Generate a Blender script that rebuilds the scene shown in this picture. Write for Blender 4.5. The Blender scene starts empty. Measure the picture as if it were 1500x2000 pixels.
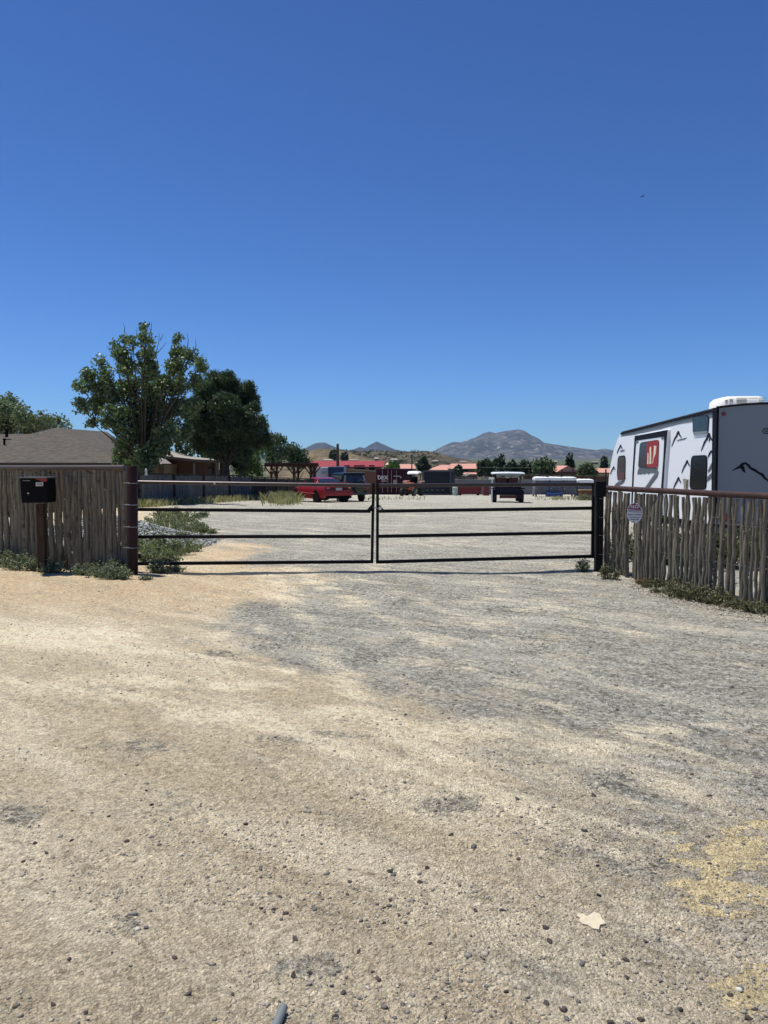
import bpy, bmesh, math, random
import numpy as np
from mathutils import Vector, Matrix
R = math.radians
random.seed(11); rng = np.random.default_rng(7)
S = bpy.context.scene; COL = S.collection

# ---------------------------------------------------------------- camera, sky, sun, exposure
F = 1450.0; PITCH = R(3.75); CAMH = 1.6
cam = bpy.data.cameras.new('camera'); camo = bpy.data.objects.new('camera', cam); COL.objects.link(camo)
camo.location = (0, 0, CAMH); camo.rotation_euler = (R(90)-PITCH, 0, 0)
cam.sensor_fit = 'VERTICAL'; cam.sensor_height = 24.0; cam.lens = F/2000*24; cam.clip_start = .05; cam.clip_end = 60000
S.camera = camo
SUN_EL, SUN_AZ = R(72), R(27)          # high, from the left and somewhat behind the gate line
sund = Vector((-math.cos(SUN_EL)*math.cos(SUN_AZ), math.cos(SUN_EL)*math.sin(SUN_AZ), math.sin(SUN_EL)))
W = bpy.data.worlds.new('World'); S.world = W; W.use_nodes = True
wn = W.node_tree.nodes; wl = W.node_tree.links
sky = wn.new('ShaderNodeTexSky'); sky.sky_type = 'NISHITA'; sky.sun_disc = False
sky.sun_elevation = SUN_EL; sky.sun_rotation = R(-63); sky.altitude = 1500; sky.air_density = 1.0; sky.dust_density = 0.1; sky.ozone_density = 2.6
tint = wn.new('ShaderNodeMix'); tint.data_type = 'RGBA'; tint.blend_type = 'MULTIPLY'; tint.inputs[0].default_value = 1
tint.inputs[7].default_value = (.0552, .0846, .125, 1); wl.new(sky.outputs[0], tint.inputs[6])
gam = wn.new('ShaderNodeGamma'); gam.inputs[1].default_value = 1.2; wl.new(tint.outputs[2], gam.inputs[0])
tint2 = wn.new('ShaderNodeMix'); tint2.data_type = 'RGBA'; tint2.blend_type = 'MULTIPLY'; tint2.inputs[0].default_value = 1
tint2.inputs[7].default_value = (9.9, 9.6, 9.0, 1); wl.new(gam.outputs[0], tint2.inputs[6]); wl.new(tint2.outputs[2], wn['Background'].inputs[0]); wn['Background'].inputs[1].default_value = 0.1
sl = bpy.data.lights.new('sun', 'SUN'); sl.energy = 5.0; sl.angle = R(.5); sl.color = (1, .965, .88)
so = bpy.data.objects.new('sun', sl); COL.objects.link(so); so.location = (0, 0, 60)
so.rotation_euler = (-sund).to_track_quat('-Z', 'Y').to_euler()
S.view_settings.view_transform = 'Standard'; S.view_settings.look = 'None'
S.view_settings.exposure = 0.12; S.view_settings.gamma = 1.0
S.cycles.use_denoising = True; S.cycles.denoising_input_passes = 'RGB_ALBEDO_NORMAL'
S.cycles.max_bounces = 6

# ---------------------------------------------------------------- photo geometry helpers
cp, sp = math.cos(PITCH), math.sin(PITCH)
def ray(px, py):
    u = (px-750)/F; v = -(py-1000)/F
    return Vector((u, cp+v*sp, v*cp-sp))
O = Vector((0, 0, CAMH))
def at(px, py, Y):
    d = ray(px, py); return O + d*(Y/d.y)
class Plane:                                   # vertical plane through two ground points
    def __init__(s, a, b):
        s.a = Vector((a[0], a[1], 0)); s.d = Vector((b[0]-a[0], b[1]-a[1], 0)).normalized()
        s.n = Vector((s.d.y, -s.d.x, 0))
        if s.n.y > 0: s.n = -s.n                # towards the camera
    def hit(s, px, py, off=0):
        d = ray(px, py); t = (s.a + s.n*off - O).dot(s.n)/d.dot(s.n); return O + d*t
def project(x, y, z):
    dz = z-CAMH; dep = np.maximum(y*cp - dz*sp, 1e-3); up = y*sp + dz*cp
    return 750+F*x/dep, 1000-F*up/dep
def sstep(a, b, x):
    t = np.clip((x-a)/(b-a), 0, 1); return t*t*(3-2*t)
_T = np.random.default_rng(3).random((256, 256))
def vn(x, y, s=0):
    x = np.asarray(x, float)+s*17.3; y = np.asarray(y, float)+s*9.1
    xi = np.floor(x).astype(int); yi = np.floor(y).astype(int); fx = x-xi; fy = y-yi
    fx = fx*fx*(3-2*fx); fy = fy*fy*(3-2*fy)
    a = _T[xi % 256, yi % 256]; b = _T[(xi+1) % 256, yi % 256]; c = _T[xi % 256, (yi+1) % 256]; d = _T[(xi+1) % 256, (yi+1) % 256]
    return (a*(1-fx)+b*fx)*(1-fy)+(c*(1-fx)+d*fx)*fy
def fbm(x, y, o=4, s=0):
    r = 0; a = .5; f = 1
    for k in range(o):
        r = r + a*vn(x*f, y*f, s+k); a *= .5; f *= 2.03
    return r
PY = [-1e5, 12, 20, 30, 40, 55, 70, 90, 120, 200, 400, 800, 1500, 3500, 5000, 1e6]
PZ = [0, 0, -.05, -.22, -.46, -.9, -1.34, -2.2, -4.0, -7., -10., -9, -2, 21, 24, 24]
def tz(x, y):
    z = np.interp(y, PY, PZ)
    z = z - .75*sstep(-11.5, -15, np.asarray(x, float))*sstep(20, 30, y)*(1-sstep(70, 100, y))
    return z
def G(px, py):                                  # where the ray meets the ground
    d = ray(px, py); lo, hi = .5, 400.
    for _ in range(60):
        m = (lo+hi)/2; p = O+d*m
        if p.z > tz(p.x, p.y): lo = m
        else: hi = m
    return O+d*lo

# ---------------------------------------------------------------- material helpers
class NT:
    def __init__(s, name):
        s.m = bpy.data.materials.new(name); s.m.use_nodes = True; s.t = s.m.node_tree
        s.b = s.t.nodes['Principled BSDF']; s.out = s.t.nodes['Material Output']
    def n(s, typ, ins=None, **kw):
        o = s.t.nodes.new('ShaderNode'+typ)
        for k, v in kw.items(): setattr(o, k, v)
        for k, v in (ins or {}).items(): s.set(o.inputs[k], v)
        return o
    def set(s, sock, v):
        if isinstance(v, bpy.types.NodeSocket): s.t.links.new(v, sock)
        else:
            if isinstance(v, tuple) and len(v) == 3 and sock.type == 'RGBA': v = (*v, 1)
            sock.default_value = v
    def coord(s, kind='Object'): return s.n('TexCoord').outputs[kind]
    def map(s, vec, scale=(1, 1, 1), rot=(0, 0, 0)):
        return s.n('Mapping', {'Vector': vec, 'Scale': scale, 'Rotation': rot}).outputs[0]
    def mapt(s, vec, scale, rot): return s.n('Mapping', {'Vector': vec, 'Scale': scale, 'Rotation': (0, 0, rot)}, vector_type='TEXTURE').outputs[0]
    def noise(s, vec, scale, detail=4, rough=.55, dist=0):
        return s.n('TexNoise', {'Vector': vec, 'Scale': scale, 'Detail': detail, 'Roughness': rough, 'Distortion': dist}).outputs['Fac']
    def vor(s, vec, scale, out='Distance', feat='F1', rnd=1.):
        return s.n('TexVoronoi', {'Vector': vec, 'Scale': scale, 'Randomness': rnd}, feature=feat).outputs[out]
    def ramp(s, fac, a, b, lo=0., hi=1.):
        return s.n('MapRange', {'Value': fac, 'From Min': a, 'From Max': b, 'To Min': lo, 'To Max': hi}, interpolation_type='SMOOTHSTEP').outputs[0]
    def mix(s, f, a, b, mode='MIX'):
        o = s.n('Mix', data_type='RGBA', blend_type=mode)
        s.set(o.inputs[0], f); s.set(o.inputs[6], a); s.set(o.inputs[7], b); return o.outputs[2]
    def ma(s, op, a, b=0., c=0.):
        o = s.n('Math', operation=op); s.set(o.inputs[0], a); s.set(o.inputs[1], b)
        if op == 'MULTIPLY_ADD': s.set(o.inputs[2], c)
        return o.outputs[0]
    def attr(s, name): return s.n('Attribute', attribute_name=name).outputs['Fac']
    def base(s, col): s.set(s.b.inputs['Base Color'], col)
    def bump(s, h, strength=.5, dist=.02):
        s.set(s.b.inputs['Normal'], s.n('Bump', {'Height': h, 'Strength': strength, 'Distance': dist}).outputs[0])
    def props(s, rough=.6, metal=0., spec=.5):
        s.b.inputs['Roughness'].default_value = rough; s.b.inputs['Metallic'].default_value = metal
        s.b.inputs['Specular IOR Level'].default_value = spec; return s
def simple(name, col, rough=.6, metal=0., var=.18, scale=6., spec=.5, bump=0., rnd=0.):
    t = NT(name).props(rough, metal, spec); v = t.coord()
    nz = t.noise(v, scale, 5)
    c = t.mix(nz, tuple(x*(1-var) for x in col), tuple(min(1, x*(1+var)) for x in col))
    if rnd:
        rr = t.n('ObjectInfo').outputs['Random']
        c = t.mix(t.ma('MULTIPLY', rr, rnd), c, tuple(x*.35 for x in col))
    t.base(c)
    if bump: t.bump(nz, bump, .02)
    return t.m
def glass_dark(name, col=(.012, .015, .018)):
    return simple(name, col, .12, 0, .3, 3., .35)
def leafmat(name, a, b, c=None, rough=.45, trans=.25, nscale=.5):
    t = NT(name).props(rough, 0, .45)
    r = t.n('NewGeometry').outputs['Random Per Island']
    col = t.mix(r, a, b)
    nz = t.noise(t.coord(), nscale, 2)
    col = t.mix(t.ramp(nz, .45, .7), col, c or b)
    t.base(col)
    tr = t.n('BsdfTranslucent', {'Color': t.mix(1.0, col, (1., 1.25, .45), 'MULTIPLY')})
    mx = t.n('MixShader', {0: trans, 1: t.b.outputs[0], 2: tr.outputs[0]})
    t.t.links.new(mx.outputs[0], t.out.inputs[0]); return t.m
def rusty(name, col=(.035, .018, .014), rust=(.10, .035, .018), rough=.55, amt=.5):
    t = NT(name).props(rough, .1, .2); v = t.coord()
    a = t.noise(v, 9, 6, .65); b = t.noise(v, 60, 3)
    t.base(t.mix(t.ramp(a, .62-amt*.3, .8-amt*.2), col, t.mix(b, rust, tuple(x*.5 for x in rust))))
    t.bump(b, .25, .004); return t.m
def wood(name, a, b, grain=(30, 30, 1.5), rough=.85, rnd=.5, bump=.6):
    t = NT(name).props(rough, 0, .2); v = t.coord()
    rr = t.n('ObjectInfo').outputs['Random']
    vo = t.n('VectorMath', {0: v, 1: t.n('CombineXYZ', {0: rr, 1: t.ma('MULTIPLY', rr, 7.3), 2: t.ma('MULTIPLY', rr, 31.)}).outputs[0]}, operation='ADD').outputs[0]
    g = t.noise(t.map(vo, grain), 1.0, 6, .65, .4)
    k = t.noise(vo, 7, 4)
    c = t.mix(t.ramp(g, .3, .7), a, b)
    c = t.mix(t.ramp(k, .55, .75), c, tuple(x*.5 for x in a))
    c = t.mix(t.ma('MULTIPLY', rr, rnd), c, tuple((x*.45) for x in b))
    t.base(c); t.bump(g, bump, .012); return t.m

# ---------------------------------------------------------------- mesh helpers
class MB:
    def __init__(s): s.v = []; s.f = []; s.mi = []; s.cur = 0
    def add(s, verts, faces):
        o = len(s.v); s.v += [tuple(v) for v in verts]
        for f in faces: s.f.append(tuple(i+o for i in f)); s.mi.append(s.cur)
        return s
    def box(s, c, d, rz=0., bev=0.):
        c = Vector(c); x, y, z = (q/2 for q in d); m = Matrix.Rotation(rz, 3, 'Z')
        if bev <= 0:
            vs = [c+m@Vector((sx*x, sy*y, sz*z)) for sx in (-1, 1) for sy in (-1, 1) for sz in (-1, 1)]
            return s.add(vs, [(0, 1, 3, 2), (4, 6, 7, 5), (0, 4, 5, 1), (2, 3, 7, 6), (0, 2, 6, 4), (1, 5, 7, 3)])
        bm = bmesh.new(); bmesh.ops.create_cube(bm, size=1)
        for v in bm.verts: v.co = Vector((v.co.x*2*x, v.co.y*2*y, v.co.z*2*z))
        bmesh.ops.bevel(bm, geom=list(bm.edges), offset=bev, segments=2, affect='EDGES', profile=.5)
        bm.verts.index_update()
        s.add([c+m@v.co for v in bm.verts], [tuple(v.index for v in f.verts) for f in bm.faces]); bm.free(); return s
    def tube(s, pts, rad, n=8, cap=True, sq=False):
        pts = [Vector(p) for p in pts]; k = len(pts)
        rs = [rad]*k if isinstance(rad, (int, float)) else list(rad)
        o = len(s.v); prev = None
        for i, p in enumerate(pts):
            t = (pts[min(i+1, k-1)]-pts[max(i-1, 0)]).normalized()
            if prev is None:
                a = Vector((0, 0, 1)) if abs(t.z) < .9 else Vector((1, 0, 0))
                u = t.cross(a).normalized()
            else: u = (prev - t*prev.dot(t)).normalized()
            w = t.cross(u).normalized(); prev = u
            for j in range(n):
                an = 2*math.pi*(j+(.5 if sq else 0))/n
                s.v.append(tuple(p+(u*math.cos(an)+w*math.sin(an))*rs[i]*(1.414 if sq else 1)))
        for i in range(k-1):
            for j in range(n):
                a = o+i*n+j; b = o+i*n+(j+1) % n
                s.f.append((a, b, b+n, a+n)); s.mi.append(s.cur)
        if cap:
            s.f.append(tuple(o+j for j in reversed(range(n)))); s.mi.append(s.cur)
            s.f.append(tuple(o+(k-1)*n+j for j in range(n))); s.mi.append(s.cur)
        return s
    def prism(s, poly, ext):                       # polygon (3-D points) pushed along ext
        poly = [Vector(p) for p in poly]; n = len(poly); e = Vector(ext)
        return s.add(poly+[p+e for p in poly], [tuple(range(n)), tuple(reversed(range(n, 2*n)))]+[(i, i+n, (i+1) % n+n, (i+1) % n) for i in range(n)])
    def lathe(s, prof, c, axis='Z', n=16):          # prof: (r, h)
        c = Vector(c); o = len(s.v)
        for r, h in prof:
            for j in range(n):
                a = 2*math.pi*j/n; q = (r*math.cos(a), r*math.sin(a))
                s.v.append(tuple(c+(Vector((q[0], q[1], h)) if axis == 'Z' else Vector((q[0], h, q[1])) if axis == 'Y' else Vector((h, q[0], q[1])))))
        for i in range(len(prof)-1):
            for j in range(n):
                a = o+i*n+j; b = o+i*n+(j+1) % n; s.f.append((a, b, b+n, a+n)); s.mi.append(s.cur)
        s.f.append(tuple(o+j for j in range(n))); s.mi.append(s.cur)
        s.f.append(tuple(o+(len(prof)-1)*n+j for j in range(n))); s.mi.append(s.cur)
        return s
    def mesh(s, name, mats, off, smooth):
        me = bpy.data.meshes.new(name)
        me.from_pydata([(v[0]-off[0], v[1]-off[1], v[2]-off[2]) for v in s.v], [], s.f)
        for m in (mats if isinstance(mats, (list, tuple)) else [mats]): me.materials.append(m)
        me.polygons.foreach_set('material_index', s.mi)
        bm = bmesh.new(); bm.from_mesh(me); bmesh.ops.recalc_face_normals(bm, faces=bm.faces); bm.to_mesh(me); bm.free()
        if smooth:
            me.polygons.foreach_set('use_smooth', [True]*len(me.polygons))
            me.set_sharp_from_angle(angle=R(smooth if smooth > 1 else 40))
        me.update(); return me
    def build(s, name, mats, parent=None, smooth=0, loc=None, local=False, label=None):
        off = Vector((0, 0, 0)) if local else (wloc(parent) if parent else Vector(loc or (0, 0, 0)))
        o = bpy.data.objects.new(name, s.mesh(name, mats, off, smooth)); COL.objects.link(o)
        if parent: o.parent = parent
        else: o.location = loc or (0, 0, 0)
        if label: o['label'] = label
        return o
def wloc(o):
    p = Vector((0, 0, 0))
    while o: p = p+o.location; o = o.parent
    return p
def tag(o, label=None, cat=None, group=None, kind=None):
    for k, v in (('label', label), ('category', cat), ('group', group), ('kind', kind)):
        if v: o[k] = v
    return o
def thing(name, label, cat, loc=(0, 0, 0), rz=0, group=None):
    o = bpy.data.objects.new(name, None); COL.objects.link(o); o.empty_display_size = .1
    o.location = loc; o.rotation_euler.z = rz; return tag(o, label, cat, group)
def fast(name, V, Fc, mat, parent=None, loc=(0, 0, 0), smooth=False):
    V = np.asarray(V, np.float32); Fc = np.asarray(Fc, np.int32); k = Fc.shape[1]
    off = wloc(parent) if parent else Vector(loc)
    V = V - np.array(off, np.float32)
    me = bpy.data.meshes.new(name); me.vertices.add(len(V)); me.vertices.foreach_set('co', V.ravel())
    me.loops.add(Fc.size); me.loops.foreach_set('vertex_index', Fc.ravel())
    me.polygons.add(len(Fc)); me.polygons.foreach_set('loop_start', np.arange(0, Fc.size, k, dtype=np.int32))
    me.polygons.foreach_set('loop_total', np.full(len(Fc), k, np.int32))
    if smooth: me.polygons.foreach_set('use_smooth', np.ones(len(Fc), bool))
    me.materials.append(mat); me.update(calc_edges=True); me.validate()
    o = bpy.data.objects.new(name, me); COL.objects.link(o)
    if parent: o.parent = parent
    else: o.location = loc
    return o
def text_mesh(body, size, mat, name, M, parent, depth=.0015, align='CENTER', squeeze=1.):
    c = bpy.data.curves.new(name, 'FONT'); c.body = body; c.size = size; c.align_x = align; c.align_y = 'CENTER'; c.extrude = depth; c.offset = size*.015; c.resolution_u = 2
    t = bpy.data.objects.new(name, c); COL.objects.link(t)
    me = bpy.data.meshes.new_from_object(t.evaluated_get(bpy.context.evaluated_depsgraph_get()))
    bpy.data.objects.remove(t)
    me.transform(Matrix.Diagonal((squeeze, 1, 1, 1))); me.transform(M); me.transform(Matrix.Translation(-wloc(parent)))
    me.materials.clear(); me.materials.append(mat)
    o = bpy.data.objects.new(name, me); COL.objects.link(o); o.parent = parent; return o
def face_matrix(origin, right, up):
    r = Vector(right).normalized(); n = r.cross(Vector(up)).normalized(); u = n.cross(r)
    return Matrix(((r.x, u.x, n.x, origin[0]), (r.y, u.y, n.y, origin[1]), (r.z, u.z, n.z, origin[2]), (0, 0, 0, 1)))

# leaf clouds ------------------------------------------------------------
def leaf_cloud(C, size, aspect=.6, up=.0, fold=.25):
    C = np.asarray(C); n = len(C)
    d = rng.normal(size=(n, 3)); d[:, 2] += up; d /= np.linalg.norm(d, axis=1)[:, None]
    e = rng.normal(size=(n, 3)); e -= d*(e*d).sum(1)[:, None]; e /= np.linalg.norm(e, axis=1)[:, None]
    nn = np.cross(d, e); s = size*rng.uniform(.65, 1.35, n)[:, None]
    a = C-d*s*.5; b = C+d*s*.5; mid = C+nn*s*fold*.5
    l = mid+e*s*aspect*.5; r = mid-e*s*aspect*.5
    V = np.stack([a, r, b, l], 1).reshape(-1, 3)
    return V, np.arange(4*n).reshape(-1, 4)
def ball(n, flat=1.):
    p = rng.normal(size=(n, 3)); p /= np.linalg.norm(p, axis=1)[:, None]
    p *= (rng.uniform(0, 1, n)**(1/2.4))[:, None]; p[:, 2] *= flat; return p
def tufts(c, r, n_tuft, n_leaf, tr):
    """n_tuft small tufts spread through a ball round c, n_leaf points in each"""
    t = np.asarray(c)+ball(n_tuft)*r
    out = np.repeat(t, n_leaf, 0); return out+ball(len(out))*tr

# ---------------------------------------------------------------- the ground
def axis_vals(lo, hi, step, far_lo, far_hi, g=1.13):
    a = list(np.arange(lo, hi+1e-6, step)); s = step; x = a[-1]
    while x < far_hi: s *= g; x += s; a.append(x)
    s = step; x = lo; b = []
    while x > far_lo: s *= g; x -= s; b.append(x)
    return np.array(b[::-1]+a)
gx = axis_vals(-6., 6., .05, -9000, 9000); gy = axis_vals(1.6, 12.5, .045, -300, 9500, 1.06)
GX, GY = np.meshgrid(gx, gy); X = GX.ravel(); Y = GY.ravel(); Z = tz(X, Y)
near = 1-sstep(30, 60, Y)
Z = Z + near*((fbm(X*.5, Y*.5, 3)-.45)*.10*sstep(0, 3, Y) + (fbm(X*1.7+3, Y*2.3, 4, 5)-.45)*.045 + (fbm(X*9, Y*9, 3, 9)-.45)*.016)
Z = Z + sstep(150, 900, Y)*(fbm(X/180, Y/180, 4, 2)-.47)*6
px, py = project(X, Y, Z); vis = (Y > 1.)
def blob(cx, cy, rx, ry, k=1.6):
    q = ((px-cx)/rx)**2+((py-cy)/ry)**2; return np.exp(-q**k*.7)*vis
nz1 = fbm(X*.9, Y*.9, 4, 21)-.47; nz2 = fbm(X*3, Y*3, 4, 31)-.47
bx = np.interp(py, [975, 1000, 1030, 1060, 1110, 1125, 1180, 1240, 1290, 1340, 1420], [250, 330, 400, 455, 520, 540, 500, 440, 500, 700, 1000])
grav = sstep(-110, 120, px-bx+nz1*420)
by = np.interp(px, [400, 600, 800, 1000, 1200, 1500], [1290, 1350, 1380, 1440, 1490, 1500])
grav = grav*(1-.76*sstep(-120, 220, py-by+nz1*300))
grav = np.where(Y < 12, grav*(1.15+nz2*1.4), grav*1.75)
grav = np.where(Y > 30, np.maximum(grav, sstep(-9.5, -7, X+.0*Y)), grav)
dark = np.zeros_like(X)
for c in [(790, 1177, 30, 10), (785, 1256, 40, 12), (880, 1236, 55, 22), (350, 1283, 55, 8), (440, 1277, 60, 7), (540, 1255, 60, 16), (300, 1456, 75, 15), (352, 1572, 60, 32), (880, 1572, 80, 22),
          (1060, 1270, 60, 24), (1360, 1326, 35, 6), (1465, 1372, 60, 12), (1060, 1385, 55, 18), (1180, 1520, 75, 28), (1160, 1655, 90, 36), (30, 1552, 20, 9), (250, 1802, 45, 18), (1490, 1535, 45, 45),
          (500, 1190, 50, 14), (690, 1290, 70, 16), (1000, 1195, 80, 14), (620, 1440, 120, 14), (230, 1345, 70, 9), (40, 1590, 60, 28), (600, 1890, 90, 26), (1250, 1690, 90, 40), (760, 1470, 90, 12)]:
    dark = np.maximum(dark, blob(*c))
dark = dark*(.65+nz2*1.6)
dust = np.zeros_like(X)
for c in [(512, 1228, 22, 14), (430, 1240, 30, 12), (120, 1245, 190, 26), (260, 1330, 120, 14), (900, 1215, 90, 12), (1060, 1190, 90, 9), (700, 1180, 50, 10), (640, 1150, 40, 10), (960, 1420, 160, 22), (690, 1390, 110, 16),
          (1300, 1420, 160, 16), (800, 1290, 80, 14), (1020, 1255, 60, 9), (1200, 1460, 140, 20), (430, 1400, 120, 16), (1260, 1566, 24, 9), (1305, 1588, 22, 7), (1152, 1575, 14, 7), (850, 1060, 200, 14), (470, 1340, 100, 10)]:
    dust = np.maximum(dust, blob(*c))
def line(pts, w):                               # worn wheel track along a bent line
    best = np.full_like(px, 9.)
    for (ax_, ay_), (bx_, by_) in zip(pts[:-1], pts[1:]):
        dx, dy = bx_-ax_, (by_-ay_); qx_, qy_ = px-ax_, py-ay_
        tt_ = np.clip((qx_*dx+qy_*dy*6)/(dx*dx+dy*dy*6), 0, 1); ex, ey = qx_-tt_*dx, qy_-tt_*dy
        best = np.minimum(best, np.sqrt((ex/(3.2*w))**2+(ey/w)**2))
    return np.exp(-best**2*.8)*vis
for q_, w_ in (([(600, 1128), (690, 1170), (830, 1250), (1010, 1350), (1250, 1440), (1540, 1520)], 13), ([(690, 1125), (800, 1165), (960, 1235), (1170, 1330), (1500, 1420)], 11), ([(900, 1125), (1010, 1160), (1200, 1225), (1520, 1320)], 10), ([(540, 1130), (580, 1190), (640, 1290), (760, 1420), (980, 1560), (1250, 1680)], 16),
               ([(-20, 1330), (250, 1360), (560, 1430), (900, 1530), (1300, 1640)], 14), ([(-20, 1255), (300, 1270), (560, 1310)], 10), ([(640, 1000), (600, 1050), (580, 1110)], 12), ([(800, 1000), (760, 1050), (720, 1110)], 12)):
    dust = np.maximum(dust, line(q_, w_)*.85)
for q_, w_ in (([(520, 1190), (600, 1235), (760, 1300), (900, 1345)], 16), ([(740, 1165), (900, 1235), (1060, 1290), (1330, 1390)], 15), ([(960, 1180), (1150, 1240), (1400, 1340)], 13)):
    grav = np.maximum(grav, line(q_, w_)*1.35)
sand = np.maximum.reduce([blob(300, 1150, 330, 45), blob(470, 1090, 110, 30), blob(60, 1150, 200, 40), blob(500, 1060, 60, 20)*.8, blob(790, 1215, 60, 14)*.7, blob(1460, 1290, 90, 20)*.7])
slab = np.maximum.reduce([blob(1440, 1665, 120, 42), blob(1420, 1745, 110, 45), blob(1490, 1930, 90, 50), blob(1000, 1522, 24, 9), blob(1480, 1610, 40, 14)])
veg = sstep(75, 130, Y)
wash = np.exp(-((Y-2.6)/.9)**2)
verts = np.stack([X, Y, Z], 1)
nx, ny = len(gx), len(gy); idx = np.arange(nx*ny).reshape(ny, nx)
faces = np.stack([idx[:-1, :-1], idx[:-1, 1:], idx[1:, 1:], idx[1:, :-1]], -1).reshape(-1, 4)

t = NT('dirt_and_gravel').props(.95, 0, .12); P = t.coord()
st = t.mapt(P, (2.4, .5, 1), R(-38))
streak = t.noise(st, .9, 7, .6, .3); streak2 = t.noise(t.mapt(P, (1.8, .2, 1), R(-33)), 1.6, 5, .65)
big = t.noise(P, .45, 5, .6); midn = t.noise(P, 3.2, 6, .62); fine = t.noise(P, 26, 6, .7); grain = t.noise(P, 130, 4, .7)
dirt = t.mix(t.ramp(big, .3, .7), (.41, .352, .262), (.475, .413, .315))
dirt = t.mix(t.ramp(streak, .40, .66, 0, .8), dirt, (.60, .545, .44))
dirt = t.mix(t.ramp(streak2, .56, .72, 0, .6), dirt, (.36, .30, .225))
dirt = t.mix(t.ma('MULTIPLY', t.attr('sand'), t.ramp(midn, .2, .7, .2, .8)), dirt, (.455, .350, .235))
cellc = t.n('TexVoronoi', {'Vector': P, 'Scale': 42., 'Randomness': 1.}).outputs['Color']
cellv = t.n('SeparateColor', {0: cellc}).outputs[0]
gr = t.mix(cellv, (.10, .104, .102), (.42, .42, .40))
gr = t.mix(t.ramp(midn, .4, .62), gr, t.mix(cellv, (.19, .194, .188), (.43, .433, .415)))
gr = t.mix(t.ramp(streak, .48, .66, 0, .6), gr, (.44, .44, .41))
gr = t.mix(t.ramp(streak2, .52, .40, 0, .55), gr, t.mix(1., gr, (.6, .61, .62), 'MULTIPLY'))
gsum = t.ma('ADD', t.attr('grav'), t.ma('MULTIPLY', t.ma('SUBTRACT', t.noise(t.mapt(P, (2.2, .6, 1), R(-42)), 3, 8, .72), .5), 2.6))
gsum = t.ma('ADD', gsum, t.ma('MULTIPLY', t.ma('SUBTRACT', streak, .5), -1.3))
col = t.mix(t.ramp(gsum, .0, 1.15, 0, .92), dirt, gr)
dk = t.ma('ADD', t.attr('dark'), t.ma('MULTIPLY', t.ma('SUBTRACT', t.noise(P, 16, 8, .75), .5), 3.4))
col = t.mix(t.ramp(dk, .38, .95, 0, .8), col, t.mix(cellv, (.05, .052, .052), (.34, .335, .31)))
du = t.ma('ADD', t.ma('MULTIPLY_ADD', t.attr('grav'), -.30, t.ma('MULTIPLY', t.attr('dust'), .95)), t.ma('MULTIPLY', t.ma('SUBTRACT', t.noise(t.mapt(P, (2.0, .6, 1), R(-36)), 4, 8, .74), .5), 2.8))
col = t.mix(t.ramp(du, .25, 1.0, 0, .85), col, (.66, .60, .475))
sb = t.ma('ADD', t.attr('slab'), t.ma('MULTIPLY', t.ma('SUBTRACT', t.noise(t.map(P, (1, 1.6, 1), (0, 0, R(-25))), 6, 5, .62, .5), .5), 3.2))
slabm = t.ramp(sb, .62, .68)
col = t.mix(slabm, col, t.mix(midn, (.56, .465, .28), (.52, .45, .30)))
sp3 = t.noise(P, 15, 8, .82); sp4 = t.noise(t.mapt(P, (1.5, .8, 1), R(-20)), 6, 8, .8)
col = t.mix(t.ramp(sp3, .50, .66, 0, .6), col, t.mix(1., col, (.50, .48, .45), 'MULTIPLY'))
col = t.mix(t.ramp(sp3, .48, .36, 0, .5), col, t.mix(1., col, (1.32, 1.31, 1.28), 'MULTIPLY'))
col = t.mix(t.ramp(sp4, .52, .70, 0, .5), col, t.mix(1., col, (.62, .61, .60), 'MULTIPLY'))
sp1 = t.ramp(t.vor(P, 55), .10, .17, 1, 0); sp1 = t.ma('MULTIPLY', sp1, t.ramp(t.noise(P, 11, 2), .5, .6))
col = t.mix(t.ma('MULTIPLY', sp1, .75), col, (.10, .095, .085))
sp2 = t.ma('MULTIPLY', t.ramp(t.vor(P, 75), .12, .2, 1, 0), t.ramp(t.noise(P, 17, 2), .54, .6))
col = t.mix(t.ma('MULTIPLY', sp2, .6), col, (.62, .56, .45))
col = t.mix(t.ramp(fine, .45, .68, 0, .42), col, t.mix(1., col, (.52, .50, .46), 'MULTIPLY'))
clod = t.n('SeparateColor', {0: t.n('TexVoronoi', {'Vector': t.map(P, (1, 1, 1), (0, 0, .4)), 'Scale': 95., 'Randomness': 1.}).outputs['Color']}).outputs[1]
col = t.mix(t.ramp(clod, .0, 1., 0, .55), t.mix(1., col, (1.18, 1.18, 1.17), 'MULTIPLY'), t.mix(1., col, (.60, .58, .55), 'MULTIPLY'))
col = t.mix(t.ramp(grain, .3, .7, 0, .5), t.mix(1., col, (1.12, 1.12, 1.12), 'MULTIPLY'), t.mix(1., col, (.62, .6, .58), 'MULTIPLY'))
scr = t.noise(P, .035, 6, .75); scr2 = t.noise(P, .4, 3)
vg = t.mix(t.ramp(scr, .52, .64), (.035, .048, .028), (.17, .145, .09)); vg = t.mix(t.ramp(scr2, .5, .65), vg, (.04, .055, .025))
col = t.mix(t.attr('veg'), col, vg)
grit = t.noise(P, 48, 6, .8); grit2 = t.noise(t.mapt(P, (1.3, .8, 1), R(-15)), 24, 7, .85)
col = t.mix(t.ramp(grit, .555, .60, 0, .55), col, t.mix(1., col, (.52, .50, .47), 'MULTIPLY'))
col = t.mix(t.ramp(grit2, .57, .62, 0, .6), col, t.mix(1., col, (.55, .53, .50), 'MULTIPLY'))
col = t.mix(t.ramp(grit2, .43, .38, 0, .6), col, t.mix(1., col, (1.3, 1.28, 1.24), 'MULTIPLY'))
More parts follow.
